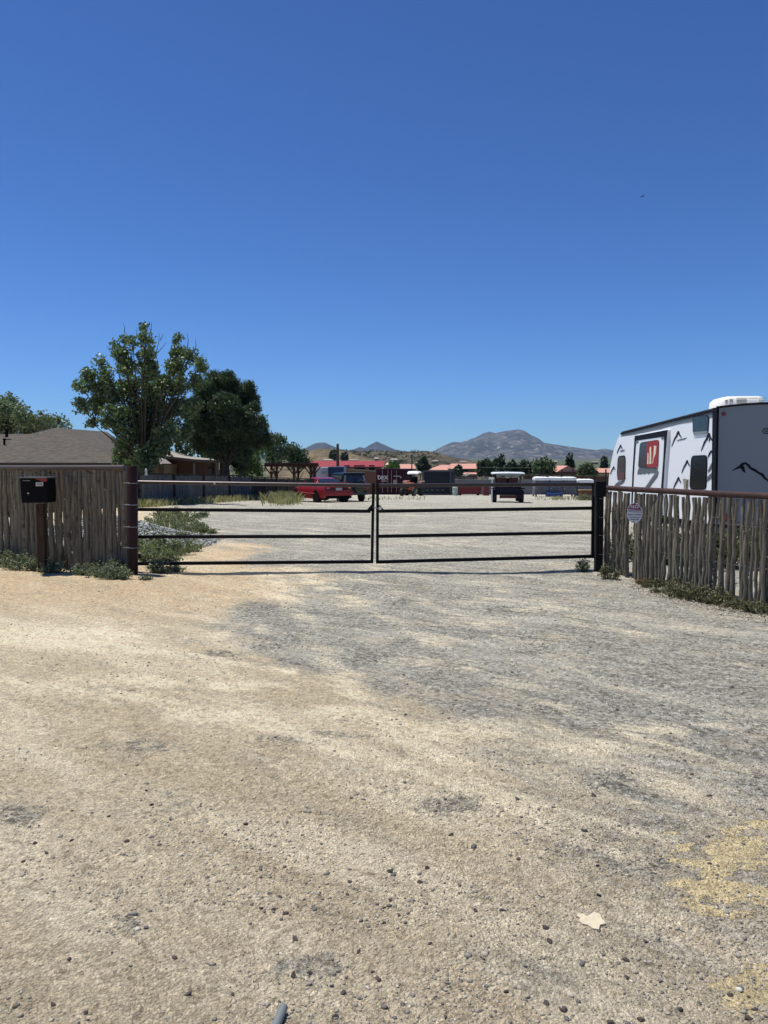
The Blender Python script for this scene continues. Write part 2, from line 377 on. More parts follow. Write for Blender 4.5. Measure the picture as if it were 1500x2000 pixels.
cl2 = t.n('SeparateColor', {0: t.n('TexVoronoi', {'Vector': t.n('VectorMath', {0: P, 1: t.n('TexNoise', {'Vector': P, 'Scale': 60., 'Detail': 3.}).outputs['Color'], 2: (.02, .02, .02)}, operation='MULTIPLY_ADD').outputs[0] if False else P, 'Scale': 52., 'Randomness': 1.}).outputs['Color']}).outputs[2]
edge = t.vor(P, 62, 'Distance', 'DISTANCE_TO_EDGE')
col = t.mix(t.ramp(edge, .10, .0, 0, .42), col, t.mix(1., col, (.50, .48, .45), 'MULTIPLY'))  # shaded clod edges put into the colour
col = t.mix(t.ramp(cl2, .72, .95, 0, .6), col, t.mix(1., col, (1.28, 1.26, 1.22), 'MULTIPLY'))
col = t.mix(t.ramp(cl2, .2, .04, 0, .55), col, t.mix(1., col, (.55, .53, .50), 'MULTIPLY'))
col = t.mix(1., col, (1.92, 1.86, 1.71), 'MULTIPLY')
t.base(col)
h = t.ma('ADD', t.ma('MULTIPLY', fine, .6), t.ma('MULTIPLY', grain, .35))
h = t.ma('ADD', h, t.ma('MULTIPLY', t.ramp(t.vor(P, 48), .05, .45, 1, 0), .35))
h = t.ma('ADD', h, t.ma('MULTIPLY', slabm, .35)); h = t.ma('ADD', h, t.ma('MULTIPLY', sp3, .9))
h = t.ma('ADD', h, t.ma('MULTIPLY', grit2, .8)); h = t.ma('ADD', h, t.ma('MULTIPLY', t.ramp(edge, .0, .35), .25))
t.bump(h, 1., .036)
ground = fast('ground', verts, faces, t.m, smooth=True)
tag(ground, 'tan dirt road and grey gravel yard', 'ground', kind='structure')
for nme, arr in (('grav', grav), ('dark', dark), ('dust', dust), ('sand', sand), ('slab', slab), ('veg', veg)):
    ground.data.attributes.new(nme, 'FLOAT', 'POINT').data.foreach_set('value', np.clip(arr, 0, 1.8).astype(np.float32))
HZ = Z.reshape(ny, nx)
def gz(x, y):                                    # real height of the sheet
    i = np.clip(np.searchsorted(gx, x)-1, 0, nx-2); j = np.clip(np.searchsorted(gy, y)-1, 0, ny-2)
    fx = (x-gx[i])/(gx[i+1]-gx[i]); fy = (y-gy[j])/(gy[j+1]-gy[j])
    return (HZ[j, i]*(1-fx)+HZ[j, i+1]*fx)*(1-fy)+(HZ[j+1, i]*(1-fx)+HZ[j+1, i+1]*fx)*fy
def attr_at(A, x, y):
    i = np.clip(np.searchsorted(gx, x), 0, nx-1); j = np.clip(np.searchsorted(gy, y), 0, ny-1); return A.reshape(ny, nx)[j, i]

# gravel: uncountable pebbles -------------------------------------------------
bm = bmesh.new(); bmesh.ops.create_icosphere(bm, subdivisions=1, radius=1); bm.verts.index_update()
ICO = np.array([v.co[:] for v in bm.verts]); ICF = np.array([[v.index for v in f.verts] for f in bm.faces]); bm.free()
def pebbles(x, y, s, sink=.12):
    n = len(x); z = gz(x, y)
    sc = s[:, None]*rng.uniform(.55, 1.25, (n, 3)); sc[:, 2] *= .7
    a = rng.uniform(0, 6.28, n); ca, sa = np.cos(a), np.sin(a)
    V = ICO[None]*(1+rng.normal(0, .27, (n, len(ICO), 1)))*sc[:, None]
    Vx = V[..., 0]*ca[:, None]-V[..., 1]*sa[:, None]; Vy = V[..., 0]*sa[:, None]+V[..., 1]*ca[:, None]
    V = np.stack([Vx+x[:, None], Vy+y[:, None], V[..., 2]+(z+s*sink)[:, None]], -1)
    return V.reshape(-1, 3), (ICF[None]+(np.arange(n)*len(ICO))[:, None, None]).reshape(-1, 3)
N = 60000
pxr = rng.uniform(-20, 1520, N); pyr = 1105+rng.uniform(0, 1, N)**1.15*920
u = (pxr-750)/F; v = -(pyr-1000)/F; dd = np.stack([u, cp+v*sp, v*cp-sp], 1); tt = -CAMH/dd[:, 2]
qx, qy = dd[:, 0]*tt, dd[:, 1]*tt
dens = .035+.75*np.clip(attr_at(dark, qx, qy), 0, 1)+.25*np.clip(attr_at(grav, qx, qy), 0, 1)+.5*sstep(.52, .64, fbm(qx*1.3, qy*2.2, 4, 40))
keep = rng.uniform(0, 1, N) < dens*.55; qx, qy = qx[keep], qy[keep]
s = np.exp(rng.normal(math.log(.0042), .40, len(qx)))*(.75+.09*qy)
s = np.clip(s, .0022, .0125)
t = NT('pebble').props(.85, 0, .25); r = t.n('NewGeometry').outputs['Random Per Island']
cr = t.n('ValToRGB', {0: r}); e = cr.color_ramp.elements
e[0].color = (.05, .042, .04, 1); e[1].color = (.62, .57, .47, 1)
for p_, c_ in ((.14, (.10, .085, .075, 1)), (.32, (.25, .215, .165, 1)), (.85, (.42, .36, .26, 1))):
    k_ = e.new(p_); k_.color = c_
t.base(t.mix(.25, cr.outputs[0], t.mix(t.noise(t.coord(), 160, 3), (.1, .1, .1), (.5, .5, .5)))); PEB = t.m
V, Fc = pebbles(qx, qy, s)
tag(fast('gravel', V, Fc, PEB), 'small loose pebbles scattered over the dirt road', 'gravel', kind='stuff')
# individual stones -----------------------------------------------------------
STM = simple('dark_stone', (.085, .068, .062), .8, 0, .4, 60, .3, .3, rnd=.7)
protos = []
for k in range(6):
    vv = ICO*(1+rng.normal(0, .24, (len(ICO), 1)))*np.array([1, rng.uniform(.6, .9), rng.uniform(.5, .7)])
    me = bpy.data.meshes.new('loose_stone'); me.from_pydata(vv.tolist(), [], ICF.tolist()); me.materials.append(STM)
    protos.append(me)
spots = [(546, 1744), (633*.5+750, 1803), (736, 1906), (248, 1643), (575, 1828), (573, 1906), (1225, 1896), (1170, 1742), (950*.5+750, 1895), (168, 1985), (103, 1970), (367, 1947), (455, 1946), (1067, 1804), (683, 1714), (762, 1697), (930, 1772), (985, 1772), (840, 1842), (296, 1568), (212, 1593), (68, 1645), (92, 1667), (140, 1640), (727, 1894), (740, 1910), (670, 1935), (655, 1985), (1355, 1985), (870, 1982), (990, 1931), (1068, 1948), (1385, 1546), (1160, 1550), (1140, 1620), (1167, 1689), (1223, 1859), (480, 1610), (510, 1766), (534, 1768), (558, 1776), (700, 1855), (340, 1872), (605, 1902), (1252, 1977), (1427, 1930), (1462, 1978), (1235, 1503), (1310, 1427), (910*.5+750, 1382), (1352, 1503), (1430, 1346), (30, 1975), (880, 1628), (1013, 1675), (1010, 1560), (835, 1690), (820, 1717), (1075, 1830), (950, 1858), (1195, 1985), (1330, 1958), (1100, 1960)]
while len(spots) < 84: spots.append((random.uniform(0, 1500), 1330+random.random()**.8*650))
for k, (a, b) in enumerate(spots):
    p = G(a, b); o = bpy.data.objects.new('loose_stone', protos[k % 6]); COL.objects.link(o)
    sc = random.uniform(.009, .0150)*(.7+.10*p.y) if k < 63 else random.uniform(.006, .010)*(.8+.1*p.y)
    o.location = (p.x, p.y, float(gz(p.x, p.y))+sc*.12); o.scale = (sc,)*3; o.rotation_euler = (random.uniform(-.4, .4), random.uniform(-.4, .4), random.uniform(0, 6.3))
    tag(o, 'small dark loose stone lying on the dirt road', 'stone', 'loose stones scattered on the dirt road')
PALE = simple('pale_limestone', (.56, .49, .35), .9, 0, .15, 40, .2, .5)
def flake(c, outline, h, label):
    p0 = G(*c); z = float(gz(p0.x, p0.y)); poly = [Vector((q.x, q.y, z-.008)) for q in (G(*o) for o in outline)]
    m = MB(); m.prism(poly, (0, 0, h+.008)); tag(m.build('flat_stone', PALE, loc=(p0.x, p0.y, z)), label, 'stone')
flake((1155, 1788), [(1128, 1775), (1140, 1776), (1147, 1781), (1160, 1772), (1172, 1776), (1176, 1786), (1184, 1794), (1172, 1797), (1170, 1806), (1158, 1804), (1148, 1797), (1138, 1795), (1131, 1789), (1133, 1783), (1127, 1780)], .006, 'large flat pale limestone flake on the dirt by itself')
p = G(549, 1990); z = float(gz(p.x, p.y))
m = MB(); m.tube([(p.x-.012, p.y-.05, z+.012), (p.x+.004, p.y+.03, z+.016)], [.014, .013], 10)
tag(m.build('pipe_stub', simple('grey_plastic', (.16, .18, .18), .5), loc=(p.x, p.y, z), smooth=40), 'short grey pipe stub lying at the very bottom of the frame', 'pipe')

# ---------------------------------------------------------------- hills and mountains
def interp_px(prof, xs): return np.interp(xs, [p[0] for p in prof], [p[1] for p in prof])
def mountain(name, prof, Y, depth, mat, label, zb, rough, nx_=260, nj=60, feat=1.0, seed=0, jag=.6):
    xs = np.linspace(prof[0][0], prof[-1][0], nx_); ys = interp_px(prof, xs)
    A = np.array([at(a, b, Y)[:] for a, b in zip(xs, ys)])
    j = np.linspace(0, 1, nj); rows = []
    for q in list(j)+[1.15, 1.5]:
        yy = Y-depth*(1-q); f = q if q <= 1 else max(0, 1-(q-1)*1.4)
        s = f**1.15; base = zb+(A[:, 2]-zb)*s
        nzz = (fbm(A[:, 0]/feat+seed, yy/feat+q*3+seed, 6, seed)-.48)*rough*(s*(1-s)*3.2+.02*jag)
        rid = (np.abs(fbm(A[:, 0]/(feat*.6), q*2.5+A[:, 0]/(feat*3), 4, seed+4)-.48))*rough*1.2*(s*(1-s)*2.5)
        rows.append(np.stack([A[:, 0]*(yy/Y), np.full(nx_, yy), base+nzz-rid], 1))
    V = np.concatenate(rows); K = len(rows); ii = np.arange(K*nx_).reshape(K, nx_)
    Fc = np.stack([ii[:-1, :-1], ii[:-1, 1:], ii[1:, 1:], ii[1:, :-1]], -1).reshape(-1, 4)
    o = fast(name, V, Fc, mat, smooth=True); return tag(o, label, 'mountain' if name == 'mountain' else 'hill', kind='structure')
def rockmat(name, a, b, c, s1, s2, thr=.5):
    t = NT(name).props(.95, 0, .1); v = t.coord()
    n1 = t.noise(v, s1, 8, .68); n2 = t.noise(v, s2, 6, .7)
    col = t.mix(t.ramp(n1, thr-.06, thr+.06), a, b); col = t.mix(t.ramp(n2, .55, .68), col, c)
    t.base(col); t.bump(n1, 1., 30); return t.m
MT = rockmat('granite_mountain', (.050, .056, .052), (.12, .115, .105), (.34, .31, .285), .009, .016, .52)
mountain('mountain', [(790, 900), (830, 886), (848, 880), (872, 868), (886, 863), (900, 864), (912, 860), (930, 854), (944, 846), (955, 843), (968, 846), (985, 842), (1000, 840), (1012, 838), (1024, 841), (1036, 849), (1052, 856), (1062, 864), (1085, 868), (1110, 872), (1140, 876), (1165, 879), (1180, 876), (1200, 880), (1260, 884), (1400, 880), (1600, 878)], 6500, 1900, MT, 'broad rocky grey mountain rising behind the pink roofed houses', 24, 130, 420, 90, 420, 3, 2.)
MT2 = rockmat('haze_tinted_hill', (.045, .055, .06), (.065, .07, .075), (.09, .09, .095), .01, .02)  # blue of the distant air is partly put into this rock colour
mountain('mountain', [(500, 890), (560, 884), (590, 879), (604, 871), (618, 865), (634, 864), (645, 869), (662, 876), (680, 882), (700, 888), (760, 896)], 5200, 900, MT2, 'low rounded blue mountain left of the cone shaped peak', 20, 40, 160, 30, 300, 9)
mountain('mountain', [(630, 893), (668, 881), (690, 878), (702, 873), (712, 875), (724, 868), (736, 862), (742, 865), (758, 872), (772, 878), (790, 881), (830, 890)], 5600, 900, MT2, 'cone shaped blue peak above the scrubby hillside', 20, 40, 160, 30, 300, 14)
HL = rockmat('scrub_hill', (.055, .065, .035), (.24, .19, .125), (.33, .28, .20), .045, .02, .47)
TAN = rockmat('bare_hill', (.20, .155, .09), (.33, .255, .155), (.44, .36, .24), .03, .02, .46)
mountain('hill', [(520, 900), (560, 892), (590, 884), (612, 878), (630, 876), (655, 877), (680, 884), (712, 893), (750, 902)], 560, 170, TAN, 'bare tan hillside behind the red roofed building', -10, 6, 140, 40, 40, 21)
mountain('hill', [(600, 893), (640, 884), (670, 880), (700, 881), (740, 881), (790, 882), (820, 881), (838, 881), (856, 885), (880, 892), (930, 901), (980, 905)], 720, 260, HL, 'scrub dotted hillside below the cone shaped peak', -9, 9, 180, 50, 50, 25)

# ---------------------------------------------------------------- shared materials
BARK = wood('bark', (.035, .03, .025), (.075, .065, .055), (20, 20, 3))
RUST = rusty('rusted_pipe', (.030, .014, .012), (.062, .022, .015), .5, .6)
RUST2 = rusty('rusted_rail', (.06, .035, .03), (.13, .06, .045), .5, .6)
PIPE = rusty('dark_pipe', (.007, .006, .006), (.022, .012, .009), .6, .25)
GALV = simple('galvanised_wire', (.45, .44, .42), .45, .7)
STAKE = wood('weathered_stake', (.115, .096, .068), (.30, .262, .195), (30, 30, 2.2), rnd=.5, bump=1.)
BLACK = simple('black_paint', (.004, .004, .005), .65, 0, .3, 5, .1)
TYRE = simple('tyre_rubber', (.012, .012, .012), .85)
WHITE = simple('white_paint', (.78, .78, .76), .5, 0, .05)
CHROME = simple('alloy', (.4, .4, .4), .3, .8)
GLASS = glass_dark('dark_glass')

# ---------------------------------------------------------------- trees
def tree(name, label, base, clumps, Y, depth, mat, leaf, trunk_r, n_tuft, n_leaf, tuft_r, group=None, aspect=.65, bark=BARK, twigs=(), fork=.35, up=0.):
    bp = at(base[0], base[1], Y); gzz = float(tz(bp.x, bp.y)); b = Vector((bp.x, bp.y, gzz-.1))
    o = thing(name, label, 'tree', b, group=group)
    m = MB(); pts = []; cs = []
    top = None
    for (a, c, r) in clumps:
        yy = Y+random.uniform(-1, 1)*depth; p = at(a, c, yy); rm = r/F*yy
        cs.append((p, rm))
    cen = sum((c[0] for c in cs), Vector())/len(cs)
    zf = min(c[0].z-c[1]*.3 for c in cs)
    fk = b.lerp(Vector((cen.x, cen.y, cen.z)), fork); fk.x = b.x*.7+fk.x*.3
    m.tube([b, b.lerp(fk, .5)+Vector((random.uniform(-.06, .06), 0, 0)), fk], [trunk_r*1.15, trunk_r*.95, trunk_r*.8], 10)
    for p, rm in cs:
        mid = fk.lerp(p, .5)+Vector((random.uniform(-.2, .2), random.uniform(-.2, .2), (p-fk).length*.06))
        m.tube([fk, mid, p], [trunk_r*.34, trunk_r*.2, trunk_r*.06], 6)
        k = max(3, int(n_tuft*(rm/cs_mean(cs))**2)); L = tufts(p, rm*.95, k, n_leaf, tuft_r)
        pts.append(L)
        for q in range(3):
            e = p+Vector(ball(1)[0])*rm; m.tube([p.lerp(mid, .2), e], [trunk_r*.12, trunk_r*.03], 4)
    for (a0, c0, a1, c1) in twigs:
        p, q = at(a0, c0, Y), at(a1, c1, Y)
        m.tube([p, p.lerp(q, .5)+Vector((.04, 0, 0)), q], [.022, .014, .006], 5)
    m.build('trunk', bark, o, smooth=60)
    V, Fc = leaf_cloud(np.concatenate(pts), leaf, aspect, up); fast('crown', V, Fc, mat, o)
    return o
def cs_mean(cs): return sum(c[1] for c in cs)/len(cs)
LF_POP = leafmat('cottonwood_leaves', (.055, .09, .042), (.16, .21, .115), (.12, .17, .11), .36, .36, .6)
tree('cottonwood_tree', 'tall open crowned cottonwood with glossy leaves beside the brown roof', (283, 930),
     [(283, 640, 7), (284, 662, 13), (286, 690, 16), (288, 720, 24), (345, 660, 9), (346, 684, 13), (345, 715, 22), (372, 694, 14), (392, 712, 14), (380, 745, 16), (258, 668, 9), (243, 664, 7), (240, 690, 16), (245, 718, 20),
      (222, 676, 9), (196, 706, 10), (206, 735, 16), (172, 728, 12), (178, 752, 18), (155, 752, 12), (158, 792, 14), (185, 790, 22), (178, 825, 10), (215, 770, 26), (255, 760, 28), (300, 760, 30), (340, 755, 26), (225, 815, 28), (265, 810, 32), (310, 808, 34), (350, 800, 26),
      (375, 790, 18), (245, 855, 24), (285, 855, 32), (325, 850, 26), (355, 840, 18), (245, 890, 22), (275, 898, 26), (300, 885, 22), (262, 915, 18), (290, 918, 14), (318, 885, 12)],
     36, 1.5, LF_POP, .155, .19, 20, 32, .27, twigs=[(302, 700, 312, 650), (306, 690, 325, 668), (262, 670, 268, 640), (292, 655, 296, 628), (297, 660, 289, 634), (243, 650, 241, 632), (366, 680, 366, 650), (380, 690, 382, 662), (312, 665, 318, 652)], fork=.3)
def needles(C, size):
    V, Fc = leaf_cloud(C, size, .16, .5, .1); return V, Fc
LF_PINE = leafmat('pine_needles', (.030, .050, .024), (.055, .085, .038), (.065, .10, .042), .5, .25, .8)
tree('pine_tree', 'dense dark pine with rounded puffs right of the cottonwood', (440, 930),
     [(420, 745, 18), (445, 742, 16), (400, 765, 22), (430, 768, 26), (460, 762, 18), (484, 760, 13), (492, 782, 14), (470, 788, 22), (440, 795, 28), (405, 800, 26), (385, 790, 16), (380, 825, 20), (415, 835, 28), (450, 830, 28), (480, 812, 18), (498, 797, 9),
      (490, 840, 18), (508, 826, 13), (515, 838, 8), (470, 858, 24), (430, 865, 26), (395, 862, 22), (378, 850, 12), (500, 862, 16), (520, 858, 14), (455, 885, 18), (478, 888, 16), (420, 885, 14), (470, 905, 16)],
     45, 1.3, LF_PINE, .28, .24, 70, 36, .28, aspect=.16, fork=.45, up=.4)
LF_OL = leafmat('olive_leaves', (.10, .135, .08), (.18, .215, .135), (.14, .18, .105), .5, .25)
tree('elm_tree', 'pale green wispy elm behind the brown roof at the left edge', (30, 900),
     [(20, 785, 14), (32, 800, 18), (10, 800, 20), (45, 815, 20), (20, 825, 24), (-10, 815, 24), (60, 825, 18), (80, 822, 14), (95, 826, 14), (110, 818, 6), (118, 828, 10), (85, 838, 16), (50, 840, 18), (10, 845, 20), (-40, 810, 26), (-60, 840, 26), (128, 834, 7)],
     62, 2.0, LF_OL, .24, .25, 24, 20, .5, fork=.4)
LF_GR = leafmat('locust_leaves', (.05, .10, .02), (.09, .15, .03), (.07, .12, .03), .5, .35)
tree('locust_tree', 'small bright green sapling in front of the dark pine', (492, 945), [(487, 872, 8), (485, 885, 11), (500, 885, 10), (490, 898, 13), (505, 905, 11), (482, 908, 12), (495, 918, 14), (475, 922, 12), (508, 925, 9), (465, 928, 10)], 52, .7, LF_GR, .17, .06, 12, 22, .25)
tree('elm_tree', 'yellowish green tree low between the cottonwood and the pine', (365, 920), [(350, 862, 12), (362, 850, 14), (372, 868, 14), (388, 878, 12), (350, 880, 14), (370, 888, 12), (340, 850, 12), (400, 888, 10), (412, 895, 9)], 56, 1., leafmat('yellow_green_leaves', (.06, .085, .02), (.10, .125, .035), None, .5, .3), .2, .12, 12, 18, .35)
LF_WIL = leafmat('willow_leaves', (.035, .065, .03), (.07, .105, .05), (.05, .08, .04), .5, .25)
tree('willow_tree', 'dark drooping willow right of the pine behind the pergola', (540, 935), [(535, 858, 12), (548, 862, 12), (530, 876, 16), (550, 880, 16), (540, 895, 16), (525, 892, 12), (515, 880, 10)], 66, 1.2, LF_WIL, .22, .14, 16, 22, .4, up=-1.2)
tree('willow_tree', 'rounded grey green willow left of the red roofed building', (582, 935), [(572, 878, 12), (585, 884, 13), (560, 888, 12), (575, 896, 14), (592, 896, 11), (566, 902, 12), (598, 903, 8), (585, 905, 10)], 72, 1.2, LF_WIL, .22, .12, 16, 22, .4, up=-1.2)
LF_FAR = leafmat('far_tree_leaves', (.022, .042, .020), (.045, .072, .03), (.035, .055, .025), .6, .2)
FARG = 'trees among the far houses'
def far_tree(label, name, base, cl, Y, mat=LF_FAR, group=FARG): tree(name, label, base, cl, Y, .8, mat, .0042*Y*.9, .001*Y*1.2, 14, 14, .0045*Y, group=group, fork=.3)
far_tree('round dark tree right of the long pink roof', 'far_tree', (948, 925), [(948, 906, 9), (940, 912, 9), (956, 914, 9), (947, 920, 10), (938, 922, 6), (958, 923, 6)], 120)
far_tree('tall dark cypress directly left of the white roofed buggy', 'cypress_tree', (979, 925), [(979, 893, 2.5), (979, 899, 3.5), (979, 906, 4.5), (979, 914, 5.5), (979, 922, 6)], 130)
far_tree('shorter leafy tree beside the tall cypress', 'far_tree', (966, 925), [(968, 902, 5), (966, 910, 7), (970, 918, 8), (964, 922, 6)], 135)
far_tree('low bushy tree right above the white buggy roof', 'far_tree', (1002, 925), [(1000, 908, 7), (992, 912, 6), (1006, 914, 7), (998, 920, 8), (1010, 921, 6)], 128)
far_tree('dark rounded tree left of the broad green one', 'far_tree', (1030, 925), [(1027, 907, 7), (1020, 911, 6), (1034, 911, 7), (1028, 918, 8), (1038, 921, 6)], 125)
far_tree('broad bright green tree beside the pink gable house', 'far_tree', (1060, 928), [(1062, 903, 9), (1050, 907, 9), (1074, 909, 9), (1060, 914, 12), (1046, 919, 9), (1076, 919, 9), (1062, 923, 10)], 118, leafmat('mid_green_leaves', (.045, .075, .028), (.075, .11, .04), None, .55, .25))
far_tree('thin pointed cypress behind the pink gable house', 'cypress_tree', (1113, 920), [(1113, 890, 1.5), (1113, 896, 2.5), (1113, 903, 3.5), (1114, 910, 4.5)], 190)
far_tree('pale green bush right of the pink gable house', 'far_tree', (1143, 928), [(1138, 917, 6), (1146, 913, 7), (1155, 917, 7), (1148, 922, 8), (1160, 923, 6), (1134, 923, 5)], 112, leafmat('pale_green_leaves', (.05, .08, .03), (.085, .115, .05), None, .55, .25))
far_tree('narrow cypress against the trailer nose', 'cypress_tree', (1180, 918), [(1180, 896, 1.5), (1180, 903, 2.5), (1180, 911, 3.2)], 200)
far_tree('dark bushy tree left of the pink gabled end wall', 'far_tree', (826, 915), [(827, 893, 3), (825, 900, 5), (828, 907, 7), (822, 912, 7), (833, 913, 6)], 140)
far_tree('bright round shrub behind the maroon container', 'far_tree', (768, 918), [(768, 909, 6), (762, 913, 5), (774, 913, 5), (769, 917, 6)], 115, LF_GR)
far_tree('dark conifer on the bare hill left of the pole', 'far_tree', (652, 898), [(652, 882, 2), (652, 888, 4), (651, 894, 6)], 300)
far_tree('small dark conifer on the bare hill right of the pole', 'far_tree', (673, 898), [(673, 889, 2), (673, 894, 3.5)], 320)
far_tree('dark shrub at the grey house by the dumpster', 'far_tree', (896, 930), [(895, 917, 5), (892, 922, 4), (899, 922, 4)], 100)
# scrub on the hillside and plain: uncountable
C = []
for k in range(2600):
    a = random.uniform(560, 1230); Yk = random.choice([random.uniform(180, 420), random.uniform(400, 1500)])
    p = at(a, 903, Yk); zz = float(np.interp(Yk, PY, PZ)); rr = random.uniform(.6, 2.0)
    C.append(np.array([p.x, Yk, zz+rr*.4])+ball(10)*rr)
for k in range(420):
    a = random.uniform(600, 860); q = random.uniform(.15, 1.0); Yk = 720-260*(1-q)
    ry = float(interp_px([(600, 893), (640, 884), (670, 880), (790, 882), (838, 881), (856, 885), (880, 892)], a)); zr = at(a, ry, 720).z
    p = at(a, 900, Yk); rr = random.uniform(.8, 2.2); C.append(np.array([p.x, Yk, -9+(zr+9)*q**1.15+rr*.3])+ball(14)*rr)
V, Fc = leaf_cloud(np.concatenate(C), 1.1, .8)
tag(fast('scrub', V, Fc, LF_FAR), 'dark scrub dotting the far hillside and plain', 'scrub', kind='stuff')

# ---------------------------------------------------------------- gate
RAILM = simple('worn_pipe', (.06, .05, .05), .38, .75, .3, 12)
GP = Plane((-3.62, 10.86), (3.15, 11.06))
def gate_leaf(x0, x1, rails, stiles, gusset, label):
    c = GP.hit((x0+x1)/2, 1110); o = thing('pipe_gate', label, 'gate', (c.x, c.y, float(gz(c.x, c.y))))
    for k, (ya, yb, rr) in enumerate(rails):
        m = MB(); a, b = GP.hit(x0, ya), GP.hit(x1, yb)
        if k == 0: m.tube([a, a.lerp(b, .5), b], rr, 12)
        else: m.tube([a, b], rr*1.12, 4, sq=True)
        m.build('rail', RAILM if k == 0 else PIPE, o, smooth=30)
    for (xa, ya, xb, yb, rr) in stiles:
        m = MB(); m.tube([GP.hit(xa, ya, .004), GP.hit(xb, yb, .004)], rr, 4, sq=True); m.build('stile', PIPE, o)
    for g in gusset:
        m = MB(); m.prism([GP.hit(*q, .03) for q in g], -GP.n*.012); m.build('gusset', PIPE, o)
    return o
def hinge(o, x, ys):
    for y_ in ys:
        m = MB(); q_ = GP.hit(x, y_, .0); m.box(q_, (.07, .05, .055), bev=.006); m.tube([q_+Vector((-.03, -.03, -.045)), q_+Vector((-.03, -.03, .045))], .011, 8); m.build('hinge', PIPE, o)
g1 = gate_leaf(268, 724, [(941.5, 948, .027), (995, 998.5, .021), (1048.5, 1047.5, .021), (1101, 1097, .021)], [(729.5, 944, 726.5, 1100, .021)], [[(714, 999), (727, 984), (727, 999)]], 'left leaf of the dark pipe gate hung on the thick rusty post')
g2 = gate_leaf(738, 1156, [(948, 946, .027), (998.5, 992.5, .021), (1047.5, 1040, .021), (1097.5, 1086.5, .021)], [(737.5, 944, 737, 1100.5, .021), (1159.5, 943, 1157.5, 1090, .022)], [[(739, 984), (752, 998), (739, 998)]], 'right leaf of the dark pipe gate hung on the square dark post')
hinge(g1, 270.5, (958, 1086)); hinge(g2, 1162.5, (962, 1072))
m = MB(); c = GP.hit(733, 991); m.tube([GP.hit(728, 990, .04), GP.hit(733, 991.5, .06), GP.hit(738, 993, .05), GP.hit(742, 995, .04)], .006, 6)
ch = m.build('chain', GALV, loc=c); tag(ch, 'short steel chain looped round both middle gate stiles', 'chain')
m = MB(); q = GP.hit(742.5, 993, .055); m.box(q, (.042, .022, .045), bev=.006)
pad = thing('padlock', 'round bright padlock hanging from the gate chain', 'padlock', q)
m.build('lock_body', simple('brass', (.7, .66, .55), .35, .6), pad); m = MB(); m.tube([q+Vector((-.014, 0, .02)), q+Vector((-.012, 0, .042)), q+Vector((.012, 0, .042)), q+Vector((.014, 0, .02))], .004, 6); m.build('shackle', CHROME, pad)
m = MB(); q = GP.hit(419, 944.5, .03); m.box(q, (.026, .012, .03), bev=.003); m.tube([q+Vector((0, .03, .0)), q], .006, 6)
tag(m.build('gate_bolt', GALV, loc=q), 'small pale metal bracket clipped onto the left gate top rail', 'bracket')
# left gate post
b = G(258, 1121); b.z = float(gz(b.x, b.y)); top = at(258, 910, b.y)
po = thing('gate_post', 'thick round rusty pipe post at the left end of the gate', 'post', b)
m = MB(); m.tube([b-Vector((0, 0, .3)), top-Vector((0, 0, .012)), top], [.079, .079, .072], 24); m.build('post', RUST, po, smooth=40)
for yy in (943.5, 985.5, 1028.5, 1069):
    q = at(258, yy, b.y); m = MB()
    for dz in (-.004, .004):
        m.tube([q+Vector((.0815*math.cos(a), .0815*math.sin(a), dz+.003*math.sin(a*2))) for a in np.linspace(0, 2*math.pi, 25)], .0026, 5)
    m.tube([q+Vector((-.06, -.057, 0)), q+Vector((-.09, -.066, .006)), q+Vector((-.12, -.05, -.004))], .0025, 5)
    m.build('wire_tie', GALV, po)
# right gate post
b2 = G(1169, 1117); b2.z = float(gz(b2.x, b2.y))
p2 = thing('gate_post', 'dark square post at the right end of the gate', 'post', b2)
m = MB(); m.tube([b2-Vector((0, 0, .3)), at(1170.5, 940, b2.y)], .053, 4, sq=True); m.build('post', PIPE, p2)
m = MB(); q = at(1171.5, 955, b2.y-.003); m.box(q, (.15, .13, .23), bev=.006); m.build('cap', PIPE, p2)
for yy in (974, 1011, 1046, 1083, 1115):
    q = at(1174, yy, b2.y-.06); m = MB(); m.tube([q+Vector((-.03, 0, .004)), q+Vector((.03, 0, 0)), q+Vector((.10, .03, random.uniform(-.01, .02)))], .0028, 5); m.build('wire_tie', GALV, p2)

# ---------------------------------------------------------------- coyote fences
def stake(base, top, r, o):
    m = MB(); n = 11; ax = Vector(top)-Vector(base); pts = []; rs = []
    bx_, by_ = random.uniform(-1, 1), random.uniform(-1, 1)
    for k in range(n):
        f = k/(n-1); w = math.sin(f*math.pi)*.022
        pts.append(Vector(base)+ax*f+Vector((bx_*w+random.gauss(0, .0065), by_*w+random.gauss(0, .004), 0)))
        rs.append(r*(1.12-.28*f)*random.uniform(.84, 1.18))
    m.tube(pts, rs, 9)
    for k in range(random.choice((1, 1, 2, 3, 4))):
        f = random.uniform(.12, .9); i = int(f*(n-1)); a = random.uniform(math.pi*.9, math.pi*2.1)
        d = Vector((math.cos(a), math.sin(a), random.uniform(.2, .8)))
        m.tube([pts[i], pts[i]+d*(rs[i]+random.uniform(.008, .045))], [r*.38, r*.26], 6)
    return m.build('stake', STAKE, o, smooth=50)
